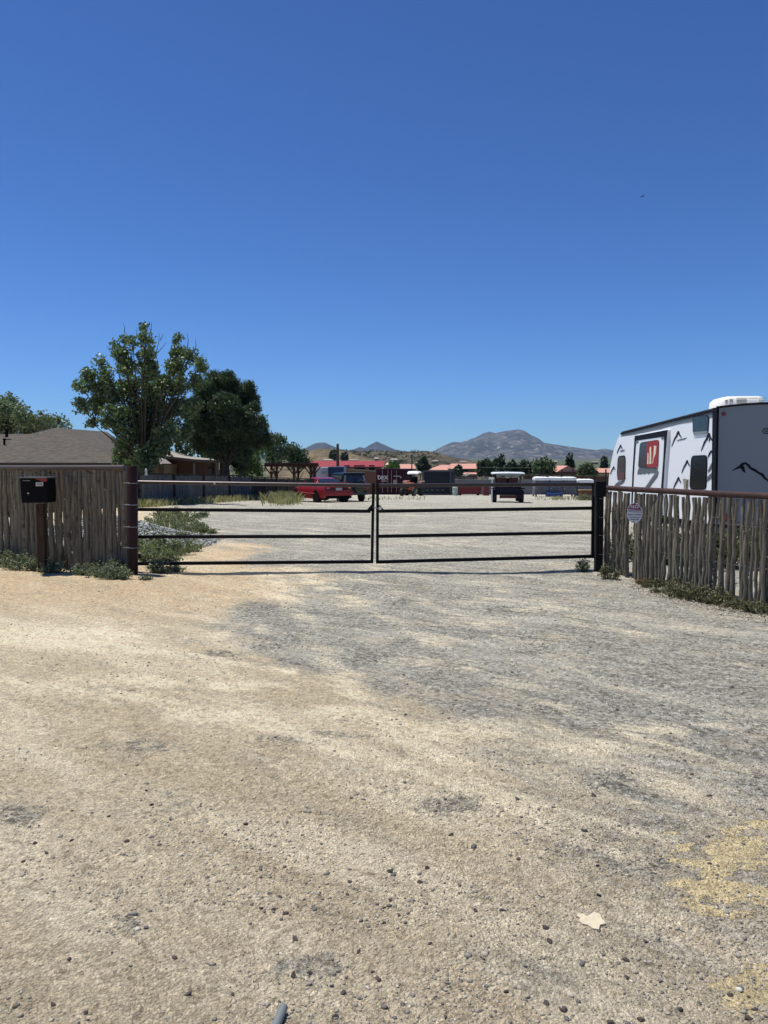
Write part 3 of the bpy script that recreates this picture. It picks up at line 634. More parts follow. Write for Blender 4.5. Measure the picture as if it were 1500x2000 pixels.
def fence(name, label, a, b, n, z0, z1, rail_r, rail_mat, rmin, rmax, gapj, slack, wires):
    a = Vector(a); b = Vector(b); o = thing(name, label, 'fence', (a.x, a.y, float(gz(a.x, a.y))))
    d = (b-a).normalized(); nn = Vector((d.y, -d.x, 0)); nn = nn if nn.y < 0 or nn.x < 0 else -nn
    L = (b-a).length
    m = MB(); m.tube([Vector((a.x, a.y, z0)), Vector(((a.x+b.x)/2, (a.y+b.y)/2, (z0+z1)/2-.006)), Vector((b.x, b.y, z1))], rail_r, 14); m.build('top_rail', rail_mat, o, smooth=40)
    for k in range(n):
        f = (k+.5)/n+random.uniform(-gapj, gapj)/n; p = a.lerp(b, f); r = random.uniform(rmin, rmax)
        zt = z0+(z1-z0)*f-rail_r-random.uniform(.0, slack)
        off = nn*(random.choice((-1, 1))*.012+random.gauss(0, .006))
        q = p+off; t_ = p+off+d*random.gauss(0, .012)
        stake((q.x, q.y, float(gz(p.x, p.y))-.06), (t_.x, t_.y, zt), r, o)
    for zf in wires:
        m = MB(); pts = []
        for k in range(2*n+1):
            f = k/(2*n); p = a.lerp(b, f)+nn*(.042 if k % 2 else -.03); zb = float(gz(p.x, p.y)); zt = z0+(z1-z0)*f
            pts.append((p.x, p.y, zb+(zt-zb)*zf+random.gauss(0, .004)))
        m.tube(pts, .0024, 5); m.build('wire', GALV, o)
    return o
la, lb = (at(-70, 1100, 12.05)), (at(248, 1118, 11.02))
lf = fence('stake_fence', 'weathered stake fence with pale top pipe left of the gate', (la.x, la.y, 0), (lb.x, lb.y, 0), 60, at(-70, 913, 12.05).z, at(248, 913, 11.02).z, .038, rusty('grey_rail', (.10, .085, .075), (.16, .12, .10), .4, .4), .027, .040, .22, .03, (.93, .62, .3))
ra, rb = Vector((3.30, 11.08, 0)), Vector((4.62, 6.5, 0))
rf = fence('stake_fence', 'weathered stake fence under a rusty pipe right of the gate', ra, rb, 77, 1.235, 1.255, .038, RUST2, .018, .033, .30, .03, (.72, .35))
# the sign on it
RP = Plane((ra.x, ra.y), (rb.x, rb.y))
sc_ = RP.hit(1239, 1000.5, .12); sg = thing('trespass_sign', 'white and maroon octagonal no trespassing sign wired to the stake fence', 'sign', sc_)
octo = [(1233, 982), (1246, 983), (1254.5, 995), (1253.5, 1012), (1244, 1022), (1233, 1021), (1224.3, 1009), (1225.5, 992)]
SGW = simple('sign_white', (.72, .72, .74), .4, 0, .04); SGM = simple('sign_maroon', (.22, .045, .09), .4); INK = simple('ink', (.02, .02, .03), .5)
fp = Plane((sc_.x, sc_.y), (sc_.x+1., sc_.y-.30))           # tilted a little towards the road
def shp(poly, o1, th, pl): return [pl.hit(a, b, o1) for a, b in poly], -pl.n*th
m = MB(); m.prism(*shp(octo, 0, .004, fp)); m.build('panel', SGW, sg)
m = MB(); m.prism(*shp([(1233.6, 984), (1245.4, 984.8), (1253, 995.6), (1253, 1001.5), (1226, 1000), (1226.4, 993)], .002, .0015, fp)); m.build('red_field', SGM, sg)
m = MB(); m.prism(*shp([(1226.2, 994.8), (1252.6, 996.4), (1252.4, 1000.6), (1226.2, 999.4)], .0035, .001, fp)); m.build('white_band', SGW, sg)
rt = fp.d if fp.d.x > 0 else -fp.d
for body, yy, sz, mt, sq in (('NO', 990, .062, SGW, 1.1), ('TRESPASSING', 998, .030, SGM, .95), ('PRIVATE PROPERTY', 1005.5, .022, INK, .95), ('VIOLATORS WILL BE', 1010.5, .018, INK, .95), ('PROSECUTED', 1014.8, .018, INK, .95)):
    text_mesh(body, sz, mt, 'lettering', face_matrix(fp.hit(1239.3, yy, .0045), (rt.x, rt.y, -.004), (0, 0, 1)), sg, squeeze=sq)
for q in ((1239.5, 984), (1238, 1019)):
    m = MB(); p = fp.hit(*q, .003); m.box(p, (.016, .01, .016), bev=.003); m.build('screw', BLACK, sg)

# ---------------------------------------------------------------- mailbox
MBY = 10.72
mc = at(82, 1085, MBY); mbx = thing('mailbox', 'large black locking mailbox on a wooden post before the stake fence', 'mailbox', (mc.x, mc.y, float(gz(mc.x, mc.y))))
fr = [at(39, 934, MBY), at(91, 934, MBY), at(92.5, 982, MBY), at(42.5, 982, MBY)]
m = MB(); m.prism(fr, (-.03, .36, 0)); bo = m.build('box', BLACK, mbx)
m = MB(); c = (at(37, 933, MBY)+at(93, 933, MBY))/2; m.box((c.x-.008, c.y+.17, c.z), (.42, .40, .018), bev=.005); m.build('lid', simple('worn_black', (.09, .09, .085), .35), bo)
m = MB(); m.prism([at(a, q, MBY-.004) for a, q in ((44, 938), (58.5, 938), (58.5, 939.6), (44, 939.2))], (0, .003, 0)); m.build('mail_slot', simple('slot_lip', (.2, .2, .19), .4), bo)
m = MB(); m.prism([at(a, q, MBY-.006) for a, q in ((70, 934.4), (91.5, 934.2), (91.5, 940.2), (82, 941), (76, 937.6), (70, 936.4))], (0, .006, 0)); m.build('red_flag', simple('faded_red', (.22, .02, .025), .5), bo)
m = MB(); m.prism([at(a, q, MBY-.004) for a, q in ((70, 942), (84, 942), (84, 949), (70, 949.6))], (0, .004, 0)); nl = m.build('number_label', simple('label', (.6, .6, .58), .5), bo)
text_mesh('3434', .049, INK, 'digits', face_matrix(at(77, 945.7, MBY-.006), (1, 0, 0), (0, 0, 1)), bo, .001, squeeze=.86)
m = MB(); p = at(55.5, 963.5, MBY); m.lathe([(.012, -.012), (.012, 0)], p, 'Y', 12); m.build('lock', CHROME, bo)
m = MB(); p = at(80, 985, MBY+.16); m.box((p.x, p.y, .5), (.11, .10, 1.02), bev=.008); m.build('post', wood('brown_post', (.03, .021, .014), (.09, .062, .04), (18, 18, 1.2)), mbx)
m = MB(); q = at(88, 921, 11.3); q2 = at(93, 933, MBY+.2); m.tube([q, q.lerp(q2, .5)+Vector((.02, 0, .03)), q2], .009, 6); m.build('strap', BLACK, mbx)

# ---------------------------------------------------------------- weeds
WEED = leafmat('weed_leaves', (.105, .125, .08), (.23, .25, .175), (.16, .185, .125), .6, .25, 3.)
WEEDB = leafmat('dry_weed_leaves', (.16, .095, .045), (.22, .14, .07), None, .7, .2, 3.)
WEEDD = leafmat('creeper_leaves', (.075, .08, .042), (.19, .17, .10), (.14, .135, .075), .6, .2, 3.)
WEEDO = leafmat('olive_weed_leaves', (.07, .075, .03), (.15, .145, .07), (.10, .10, .045), .6, .25, 3.)
STEM = simple('weed_stem', (.10, .10, .055), .8)
def weed(label, cx, cy, r, h, n, leaf, group, mat=WEED, Y=None):
    p = G(cx, cy); z = float(gz(p.x, p.y))
    o = thing('weed_clump', label, 'weed', (p.x, p.y, z), group=group); m = MB(); C = []
    for k in range(n):
        a = random.uniform(0, 6.28); q = r*random.random()**.6; e = Vector((p.x+math.cos(a)*q, p.y+math.sin(a)*q*.7, 0)); e.z = float(gz(e.x, e.y))+h*(1-.6*(q/r)**2)*random.uniform(.45, 1.1)
        b_ = Vector((p.x+math.cos(a)*q*.4, p.y+math.sin(a)*q*.3, z-.02)); md = b_.lerp(e, .55)+Vector((0, 0, h*.12))
        m.tube([b_, md, e], [.004, .003, .0015], 4)
        for f in np.linspace(.25, 1, 9):
            c = b_.lerp(md, f*2) if f < .5 else md.lerp(e, f*2-1); C.append(np.array(c)+rng.normal(0, leaf*.55, (3, 3)))
    m.build('stems', STEM, o); V, Fc = leaf_cloud(np.concatenate(C), leaf, .5, .5, .5); fast('foliage', V, Fc, mat, o)
    return o
WG = 'weeds along the foot of the left stake fence'
for k, (a, c, r, h) in enumerate([(8, 1107, .30, .26), (40, 1112, .30, .27), (72, 1114, .25, .22), (105, 1118, .28, .19), (-30, 1104, .3, .28), (160, 1122, .22, .16), (185, 1126, .28, .18), (215, 1130, .25, .18), (236, 1132, .22, .16), (228, 1116, .22, .2), (200, 1112, .22, .18), (60, 1100, .26, .24), (20, 1098, .3, .26), (90, 1104, .22, .18), (245, 1118, .14, .12)]):
    weed('low grey green weed clump at the foot of the left stake fence', a, c, r, h, 34, .035, WG)
weed('rusty brown dried weed between the green ones on the left', 128, 1108, .10, .30, 16, .026, None, WEEDB)
weed('dark bushy weed under the left gate leaf beside the rusty post', 312, 1119, .22, .20, 40, .035, None)
weed('smaller pale weed right of the dark one under the left gate leaf', 343, 1116, .16, .13, 22, .03, None)
weed('flattened weed sprig in front of the rusty gate post', 285, 1133, .12, .05, 16, .03, None)
weed('small spiky weed at the foot of the square gate post', 1140, 1117, .14, .20, 22, .03, None)
weed('narrow weed just right of the square gate post', 1190, 1128, .16, .24, 22, .028, None, WEEDD)
CG = 'creeper clumps at the foot of the right stake fence'
for a, c, r, h in [(1330, 1164, .26, .18), (1355, 1170, .30, .20), (1385, 1174, .30, .20), (1410, 1180, .22, .12), (1305, 1156, .22, .10), (1340, 1150, .26, .24), (1480, 1198, .2, .12), (1372, 1158, .25, .26), (1280, 1145, .2, .10), (1440, 1188, .2, .08)]:
    weed('dark leafy creeper clump at the foot of the right stake fence', a, c, r, h, 34, .03, CG, WEEDD)
BW = 'tall weeds between the right stake fence and the trailer'
for a, c, r_, h in [(1215, 1092, .35, .45), (1250, 1098, .4, .5), (1285, 1100, .4, .55), (1320, 1104, .4, .5), (1350, 1100, .4, .5), (1385, 1108, .4, .55), (1420, 1105, .4, .6), (1455, 1112, .4, .6), (1490, 1110, .4, .65), (1300, 1082, .45, .5), (1370, 1080, .45, .5), (1440, 1085, .5, .6), (1500, 1085, .5, .7)]:
    weed('tall olive weed clump seen through the right stake fence below the trailer', a, c, r_, h, 40, .05, BW, WEEDO)
weed('brown dry leaf litter clump by the sign end of the fence', 1252, 1138, .14, .06, 18, .03, None, WEEDB)
# leaf litter under the creeper: uncountable
q = [G(random.gauss(1340, 60), 0) if False else G(random.uniform(1265, 1500), 0+1150+random.random()**2*14+((0))) for _ in range(1)]
L = []
for k in range(900):
    a = random.uniform(1230, 1500); yb = np.interp(a, [1230, 1300, 1400, 1500], [1137, 1160, 1186, 1203])+random.gauss(0, 6); p = G(a, yb); L.append((p.x, p.y, float(gz(p.x, p.y))+.008))
V, Fc = leaf_cloud(np.array(L), .026, .5, .0, .5)
tag(fast('leaf_litter', V, Fc, leafmat('litter', (.20, .15, .10), (.42, .36, .27), None, .8, .05, 3.)), 'dry pale leaf litter along the right fence foot', 'litter', kind='stuff')
# rubble heap and weedy bank behind the left post
m = MB()
V1, F1 = [], []; nb = 0
xs_ = rng.normal(0, 1, 1500); 
cx0, cy0 = at(205, 1000, 15.2).x, 15.2
sx = rng.uniform(-2.6, 2.3, 5200); sy = rng.uniform(-1.7, 1.9, 5200)
hh = .54*np.exp(-((sx/1.5)**2+(sy/1.05)**2))
kp = hh > .03; sx, sy, hh = sx[kp], sy[kp], hh[kp]; ss = rng.uniform(.014, .042, len(sx))
V, Fc = pebbles(cx0+sx, cy0+sy, ss, .0); V[:, 2] += np.repeat(hh, len(ICO))
PILE = NT('crushed_rock').props(.9, 0, .15); rr_ = PILE.n('NewGeometry').outputs['Random Per Island']; PILE.base(PILE.mix(rr_, (.20, .205, .19), (.46, .47, .44)))
xg, yg = np.meshgrid(np.linspace(-2.8, 2.6, 60), np.linspace(-1.9, 2.1, 50)); xx, yy_ = xg.ravel(), yg.ravel()
zz = .54*np.exp(-((xx/1.5)**2+(yy_/1.05)**2))-.05+gz(cx0+xx, cy0+yy_); ii = np.arange(3000).reshape(50, 60)
Fq = np.stack([ii[:-1, :-1], ii[:-1, 1:], ii[1:, 1:], ii[1:, :-1]], -1).reshape(-1, 4)
Ft = np.concatenate([Fq[:, [0, 1, 2]], Fq[:, [0, 2, 3]]])
tag(fast('rubble_heap', np.concatenate([V, np.stack([cx0+xx, cy0+yy_, zz], 1)]), np.concatenate([Fc, Ft+len(V)]), PILE.m), 'heap of blue grey crushed rock behind the rusty gate post', 'rubble', kind='stuff')
BG = 'weeds on the bank behind the left gate leaf'
for a, c, r, h in [(345, 1048, .5, .42), (365, 1040, .45, .4), (330, 1036, .5, .5), (352, 1024, .5, .45), (372, 1020, .45, .35), (300, 1085, .4, .3), (320, 1078, .42, .34), (345, 1082, .4, .26), (365, 1075, .35, .2), (285, 1075, .4, .32), (300, 1062, .4, .35), (325, 1095, .3, .2), (380, 1055, .35, .16), (355, 1062, .35, .28), (290, 1098, .3, .18), (300, 1030, .35, .3), (285, 1045, .35, .28), (318, 1016, .4, .35), (395, 1012, .35, .2), (405, 1040, .3, .12), (310, 1050, .35, .3), (385, 1032, .3, .2), (340, 1010, .4, .35)]:
    weed('grey green weed clump on the bank behind the left gate leaf', a, c, r, h, 34, .045, BG, leafmat('bank_weed_leaves', (.12, .145, .085), (.235, .255, .16), (.175, .20, .125), .6, .3, 2.) if 'bank_weed_leaves' not in bpy.data.materials else bpy.data.materials['bank_weed_leaves'])
# dry grass blades: uncountable
gb, gfc = [], []
def blades(n, fx, h0, h1):
    for k in range(n):
        x, y = fx(); z = float(gz(x, y)); h = random.uniform(h0, h1); a = random.uniform(0, 6.28); w = .012+.0004*y
        dx, dy = math.cos(a)*w, math.sin(a)*w; lx, ly = random.gauss(0, h*.35), random.gauss(0, h*.35); i = len(gb)
        gb.extend([(x-dx, y-dy, z-.02), (x+dx, y+dy, z-.02), (x+lx*.4+dx*.7, y+ly*.4+dy*.7, z+h*.6), (x+lx, y+ly, z+h)]); gfc.append((i, i+1, i+2, i+3))
PLF = [(at(150, 1000, 29)), (at(270, 1000, 33)), (at(490, 980, 45)), (at(590, 975, 54))]
def along(f):
    k = min(int(f*3), 2); return PLF[k].lerp(PLF[k+1], f*3-k)
def fx1():
    p = along(random.uniform(.25, .9)); return p.x+abs(random.gauss(0, .5))+.1, p.y-abs(random.gauss(0, .7))-.1
blades(2600, fx1, .12, .42)
def fx2():
    p = G(random.gauss(553, 14), random.gauss(979, 3)); return p.x, p.y
blades(1500, fx2, .25, .62)
def fx3():
    p = G(random.choice((random.gauss(1140, 12), random.uniform(1045, 1150), random.gauss(1090, 6), random.uniform(700, 830))), random.uniform(971, 978)); return p.x, p.y
blades(500, fx3, .06, .2)
tag(fast('dry_grass', np.array(gb), np.array(gfc), leafmat('dry_grass_blades', (.27, .24, .13), (.46, .40, .26), (.22, .22, .11), .8, .3)), 'dry yellowish grass along the plank fence and around the yard', 'grass', kind='stuff')

# ---------------------------------------------------------------- plank fences inside the yard
GREYW = wood('grey_plank', (.06, .058, .054), (.215, .21, .195), (9, 9, .8), rnd=.4); DARKW = wood('dark_plank', (.030, .024, .02), (.065, .05, .04), (9, 9, .8), rnd=.4)
def plank_fence(name, label, pts, h, mat, capmat, post_every, pw=.14, cap=True):
    o = thing(name, label, 'fence', (pts[0].x, pts[0].y, float(tz(pts[0].x, pts[0].y))))
    for a, b in zip(pts[:-1], pts[1:]):
        m = MB(); L = Vector((b.x-a.x, b.y-a.y, 0)).length; n = int(L/pw); rz = math.atan2(b.y-a.y, b.x-a.x)
        for k in range(n):
            p = a.lerp(b, (k+.5)/n); z = float(tz(p.x, p.y)); hh = h*random.uniform(.965, 1.0)
            m.box((p.x, p.y+random.gauss(0, .008), z+hh/2-.02), (L/n*random.uniform(.88, .97), .03, hh), rz+random.gauss(0, .03))
        m.build('plank_panel', mat, o)
        if cap:
            m = MB(); m.tube([(a.x, a.y, float(tz(a.x, a.y))+h+.02), (b.x, b.y, float(tz(b.x, b.y))+h+.02)], .03, 4, sq=True); m.build('cap_rail', capmat, o)
        for k in range(max(1, round(L/post_every))):
            p = a.lerp(b, k/max(1, round(L/post_every))); nn = Vector((b.y-a.y, -(b.x-a.x), 0)).normalized(); nn = nn if nn.y < 0 else -nn
            p = p+nn*.07; m = MB(); z = float(tz(p.x, p.y)); m.box((p.x, p.y, z+h/2), (.09, .09, h+.06), rz); m.build('post', capmat, o)
    return o
plank_fence('plank_fence', 'grey weathered plank fence running back from the rubble heap', PLF[:3], 1.42, GREYW, DARKW, 2.9)
plank_fence('board_fence', 'dark brown board fence with lighter posts behind the red car', [at(491, 980, 45.2), at(600, 975, 55), at(640, 975, 58)], 1.35, DARKW, wood('tan_post', (.08, .07, .055), (.13, .115, .09)), 2.2)

# ---------------------------------------------------------------- houses on the left
SHN = NT('asphalt_shingles').props(.95, 0, .1); v = SHN.coord(); bk = SHN.n('TexBrick', {'Vector': v, 'Scale': 1.8, 'Color1': (.07, .063, .055, 1), 'Color2': (.105, .095, .082, 1), 'Mortar': (.07, .06, .05, 1), 'Mortar Size': .012})
SHN.base(SHN.mix(SHN.ramp(SHN.noise(v, 3, 6, .7), .3, .7), bk.outputs[0], SHN.mix(1., bk.outputs[0], (1.35, 1.3, 1.25), 'MULTIPLY'))); SHN.bump(SHN.noise(v, 30, 4), .5, .02); SHN = SHN.m
STUC = simple('brown_stucco', (.17, .11, .065), .9, bump=.3, scale=9); FASC = simple('dark_fascia', (.025, .018, .014), .7)
def shell(name, label, base):
    return thing(name, label, 'house', base)
eL, eR, ap, vm, rL, bR, ebR = at(-240, 903.5, 38), at(240, 903.5, 38), at(108, 835.5, 46.5), at(60, 847.5, 45), at(-240, 849.5, 44.6), at(208, 843, 54), at(300, 905, 54)
h1 = shell('house', 'low house with a wide brown shingle hip roof behind the stake fence', (eL.x, 40, -.9))
m = MB(); m.add([eL, eR, ap, vm, rL], [(0, 1, 2, 3, 4)]); m.add([eR, ebR, bR, ap], [(0, 1, 2, 3)]); m.add([rL, vm, ap, bR, (bR.x-3, 60, eL.z), (rL.x, 58, eL.z)], [(0, 1, 2, 3, 4, 5)])
for k in range(len(m.v)): pass
rf_ = m.build('roof', SHN, h1)
m = MB(); m.box(((eL.x+eR.x)/2, 38.02, eL.z-.13), (eR.x-eL.x+.05, .05, .24)); d = ebR-eR; m.box(((eR+ebR)/2-Vector((0, 0, .13))), (.05, d.length, .24), math.atan2(-d.x, d.y)); m.build('fascia', FASC, h1)
m = MB(); m.box(((eL.x+eR.x)/2-.3, 46, .30), (eR.x-eL.x-.6, 15, 2.5)); m.build('wall', STUC, h1)
for (a, yt, yb, w) in ((13, 838, 853, .09), (8.5, 857, 868, .06)):
    Yv = 43.5 if a > 10 else 42; m = MB(); t0, t1 = at(a, yb+1, Yv), at(a, yt, Yv); m.tube([t0, t1], w, 10); m.tube([t1-Vector((0, 0, .08)), t1+Vector((0, 0, .02))], w*1.5, 10); m.build('vent_pipe', BLACK, rf_, smooth=40)
# porch wing
w0 = thing('house', 'reddish brown house wing with a sagging pale porch roof', 'house', (at(340, 940, 50).x, 50, -.9))
E0, E1, E2, R1, R2, R3 = at(300, 888, 48), at(378, 897, 49), at(437, 900, 51), at(312, 874, 56), at(372, 891, 56), at(437, 898.5, 55)
PR = simple('pale_shingles', (.30, .27, .22), .9, 0, .2, 4)
m = MB(); m.add([E0, E1, R2, R1], [(0, 1, 2, 3)]); m.add([E1, E2, R3, R2], [(0, 1, 2, 3)]); lo = Vector((0, 0, -.10)); m.add([E0+lo, E1+lo, R2+lo, R1+lo], [(3, 2, 1, 0)]); m.add([E1+lo, E2+lo, R3+lo, R2+lo], [(3, 2, 1, 0)]); m.build('roof', PR, w0)
m = MB()
for a, b_ in ((E0, E1), (E1, E2)): m.prism([a+Vector((0, -.02, .01)), b_+Vector((0, -.02, .01)), b_+Vector((0, -.02, -.17)), a+Vector((0, -.02, -.17))], (0, .03, 0))
m.build('fascia', simple('brown_fascia', (.10, .065, .05), .8), w0)
BRW = simple('red_brown_siding', (.095, .050, .032), .9, 0, .2, 3)
wl0, wl1 = at(318, 900, 50), at(402, 900, 50.6)
m = MB(); m.prism([(wl0.x, 50, -1), (wl1.x, 50.6, -1), (wl1.x, 50.6, 1.75), (at(378, 900, 50.4).x, 50.4, 1.86), (wl0.x, 50, 2.15)], (0, 4, 0)); ww = m.build('wall', BRW, w0)
m = MB(); a, b_ = at(318, 914, 49.95), at(348, 935, 49.95); m.prism([(a.x, 49.95, a.z), (b_.x, 49.95, a.z), (b_.x, 49.95, b_.z), (a.x, 49.95, b_.z)], (0, .06, 0)); wi = m.build('window', FASC, w0)
m = MB(); a, b_ = at(330, 916, 49.93), at(338, 928, 49.93); m.prism([(a.x, 49.93, a.z), (b_.x, 49.93, a.z), (b_.x, 49.93, b_.z), (a.x, 49.93, b_.z)], (0, .03, 0)); m.build('pane', simple('pane_glass', (.12, .14, .17), .2), wi)
m = MB(); p = at(379, 905, 49.6); m.box((p.x, 49.6, .3), (.12, .12, 2.6)); m.build('downpipe', simple('pale_trim', (.22, .2, .17), .7), w0)
for a in (417, 433):
    m = MB(); p = at(a, 905, 51.4); m.box((p.x, p.y, .4), (.24, .24, 2.6)); m.build('porch_post', DARKW, w0)
m = MB(); p = at(414, 912, 51.4); q = at(402, 918, 51.4); m.tube([p, q], .05, 4, sq=True); m.build('brace', DARKW, w0)
sh = thing('shed', 'small tan shed with a grey lean roof under the cottonwood', 'shed', (at(307, 930, 46).x, 46, -.9))
m = MB(); m.prism([at(294, 905.5, 45.8), at(320.5, 905.5, 45.8), at(308, 896, 46.6), at(294, 896, 46.6)], (0, 1.6, 0)); m.build('roof', simple('lean_roof', (.22, .19, .17), .9), sh)
m = MB(); a, b_ = at(294, 906, 46), at(319.5, 906, 46); m.box(((a.x+b_.x)/2, 46.9, .25), (b_.x-a.x, 1.6, 2.55)); m.build('wall', simple('tan_wall', (.17, .115, .06), .9), sh)
bw = thing('brick_wall', 'low red brick garden wall with a pale cap behind the porch posts', 'wall', (at(420, 930, 60).x, 60, -1))
m = MB(); a, b_ = at(396, 923, 60), at(449, 923, 60); m.box(((a.x+b_.x)/2, 60, 0.15), (b_.x-a.x, .25, 2.0*.95)); m.build('wall', simple('red_brick', (.20, .075, .05), .9, 0, .3, 12), bw)
m = MB(); m.box(((a.x+b_.x)/2, 59.98, 1.14), (b_.x-a.x+.1, .36, .10)); m.build('cap', simple('pale_cap', (.55, .47, .33), .8), bw)
orn = at(286, 926, 33.6); m = MB(); m.lathe([(.05, 0), (.07, .06), (.04, .13), (.06, .20), (.035, .28), (.01, .31)], at(285.5, 928.5, 33.0), 'Z', 10)
tag(m.build('finial', simple('white_plaster', (.6, .58, .54), .6), loc=at(285.5, 928.5, 33.0), smooth=50), 'small white bird shaped ornament on the plank fence top', 'ornament')

# ---------------------------------------------------------------- pergola, umbrella
PGW = wood('stained_beam', (.035, .016, .010), (.075, .035, .02), (6, 6, 6))
pg = thing('pergola', 'dark stained wooden pergola hung with string lights behind the fence', 'pergola', (at(566, 940, 60).x, 60, -1.1))
pa, pb = at(516, 909, 58.5), at(616, 909, 58.5)
for yy in (58.5, 61.5):
    m = MB(); m.box(((pa.x+pb.x)/2, yy, pa.z), (pb.x-pa.x, .09, .20)); m.build('beam', PGW, pg)
for k in range(14):
    m = MB(); m.box((pa.x+.1+(pb.x-pa.x-.2)*k/13, 60, pa.z+.15), (.05, 3.6, .12)); m.build('rafter', PGW, pg)
for a in (530, 574, 607):
    for yy in (58.5, 61.5):
        m = MB(); px_ = at(a, 920, 58.5).x; m.box((px_, yy, (pa.z-1.2)/2-.1), (.17, .17, pa.z+1.2)); m.build('post', PGW, pg)
        for s in (-1, 1):
            m = MB(); m.tube([(px_, yy, pa.z-.75), (px_+s*.5, yy, pa.z-.12)], .05, 4, sq=True); m.build('brace', PGW, pg)
m = MB(); pts = [(pa.x+.4+(pb.x-pa.x-.8)*k/40, 58.42, pa.z-.28-.06*math.sin(k*math.pi/5)**2) for k in range(41)]; m.tube(pts, .008, 4); sl_ = m.build('light_string', BLACK, pg)
for k in range(2, 40, 4):
    m = MB(); m.lathe([(.01, 0), (.045, -.05), (.05, -.09), (.01, -.13)], pts[k], 'Z', 8); m.build('bulb', simple('frosted_bulb', (.6, .6, .56), .3), sl_, smooth=60)
ub = at(531, 903, 66); um = thing('patio_umbrella', 'salmon pink patio umbrella opened behind the pergola', 'umbrella', (ub.x, 66, -1.2))
m = MB(); m.lathe([(.6, ub.z-.22), (.56, ub.z-.18), (.36, ub.z+.06), (.06, ub.z+.2), (.02, ub.z+.24)], (ub.x, 66, 0), 'Z', 8); m.build('canopy', simple('salmon_cloth', (.55, .24, .17), .9), um)
m = MB(); m.tube([(ub.x, 66, -1.2), (ub.x, 66, ub.z+.2)], .03, 8); m.build('pole', PGW, um)

# ---------------------------------------------------------------- vehicles
def frame_obj(name, label, cat, pos, fwd):                 # local x = forward
    return thing(name, label, cat, pos, math.atan2(fwd[1], fwd[0]))
def loft(st, ring):
    V = []; Fc = []; n = None
    for s in st:
        r = ring(*s[1:]); full = [(s[0], y, z) for y, z in r]+[(s[0], -y, z) for y, z in reversed(r[1:-1] if r[0][0] == 0 and r[-1][0] == 0 else r)]
        n = len(full); V += full
    for i in range(len(st)-1):
        for j in range(n): Fc.append((i*n+j, i*n+(j+1) % n, (i+1)*n+(j+1) % n, (i+1)*n+j))
    Fc.append(tuple(range(n))); Fc.append(tuple(reversed(range((len(st)-1)*n, len(st)*n))))
    return V, Fc, n
def wheel(o, x, y, r, w, rim=True):
    wl_ = bpy.data.objects.new('wheel', None); COL.objects.link(wl_); wl_.parent = o; wl_.location = (x, y, r)
    m = MB(); m.lathe([(r*.62, -w/2), (r*.93, -w/2), (r, -w*.36), (r, w*.36), (r*.93, w/2), (r*.62, w/2)], (0, 0, 0), 'Y', 24); m.build('tyre', TYRE, wl_, smooth=40, local=True)
    m = MB(); s = 1 if y > 0 else -1
    m.lathe([(r*.62, -w*.40), (r*.62, w*.40)], (0, 0, 0), 'Y', 20)
    for k in range(5):
        a = k*2*math.pi/5; m.box((math.cos(a)*r*.32, s*w*.43, math.sin(a)*r*.32), (r*.5 if abs(math.cos(a)) > .5 else r*.16, .03, r*.5 if abs(math.cos(a)) <= .5 else r*.16))
    m.build('rim', CHROME, wl_, local=True)
def quadp(m, pts, out): m.prism([Vector(p) for p in pts], out)
RED = simple('red_car_paint', (.24, .010, .018), .25, 0, .08, 2, .4)
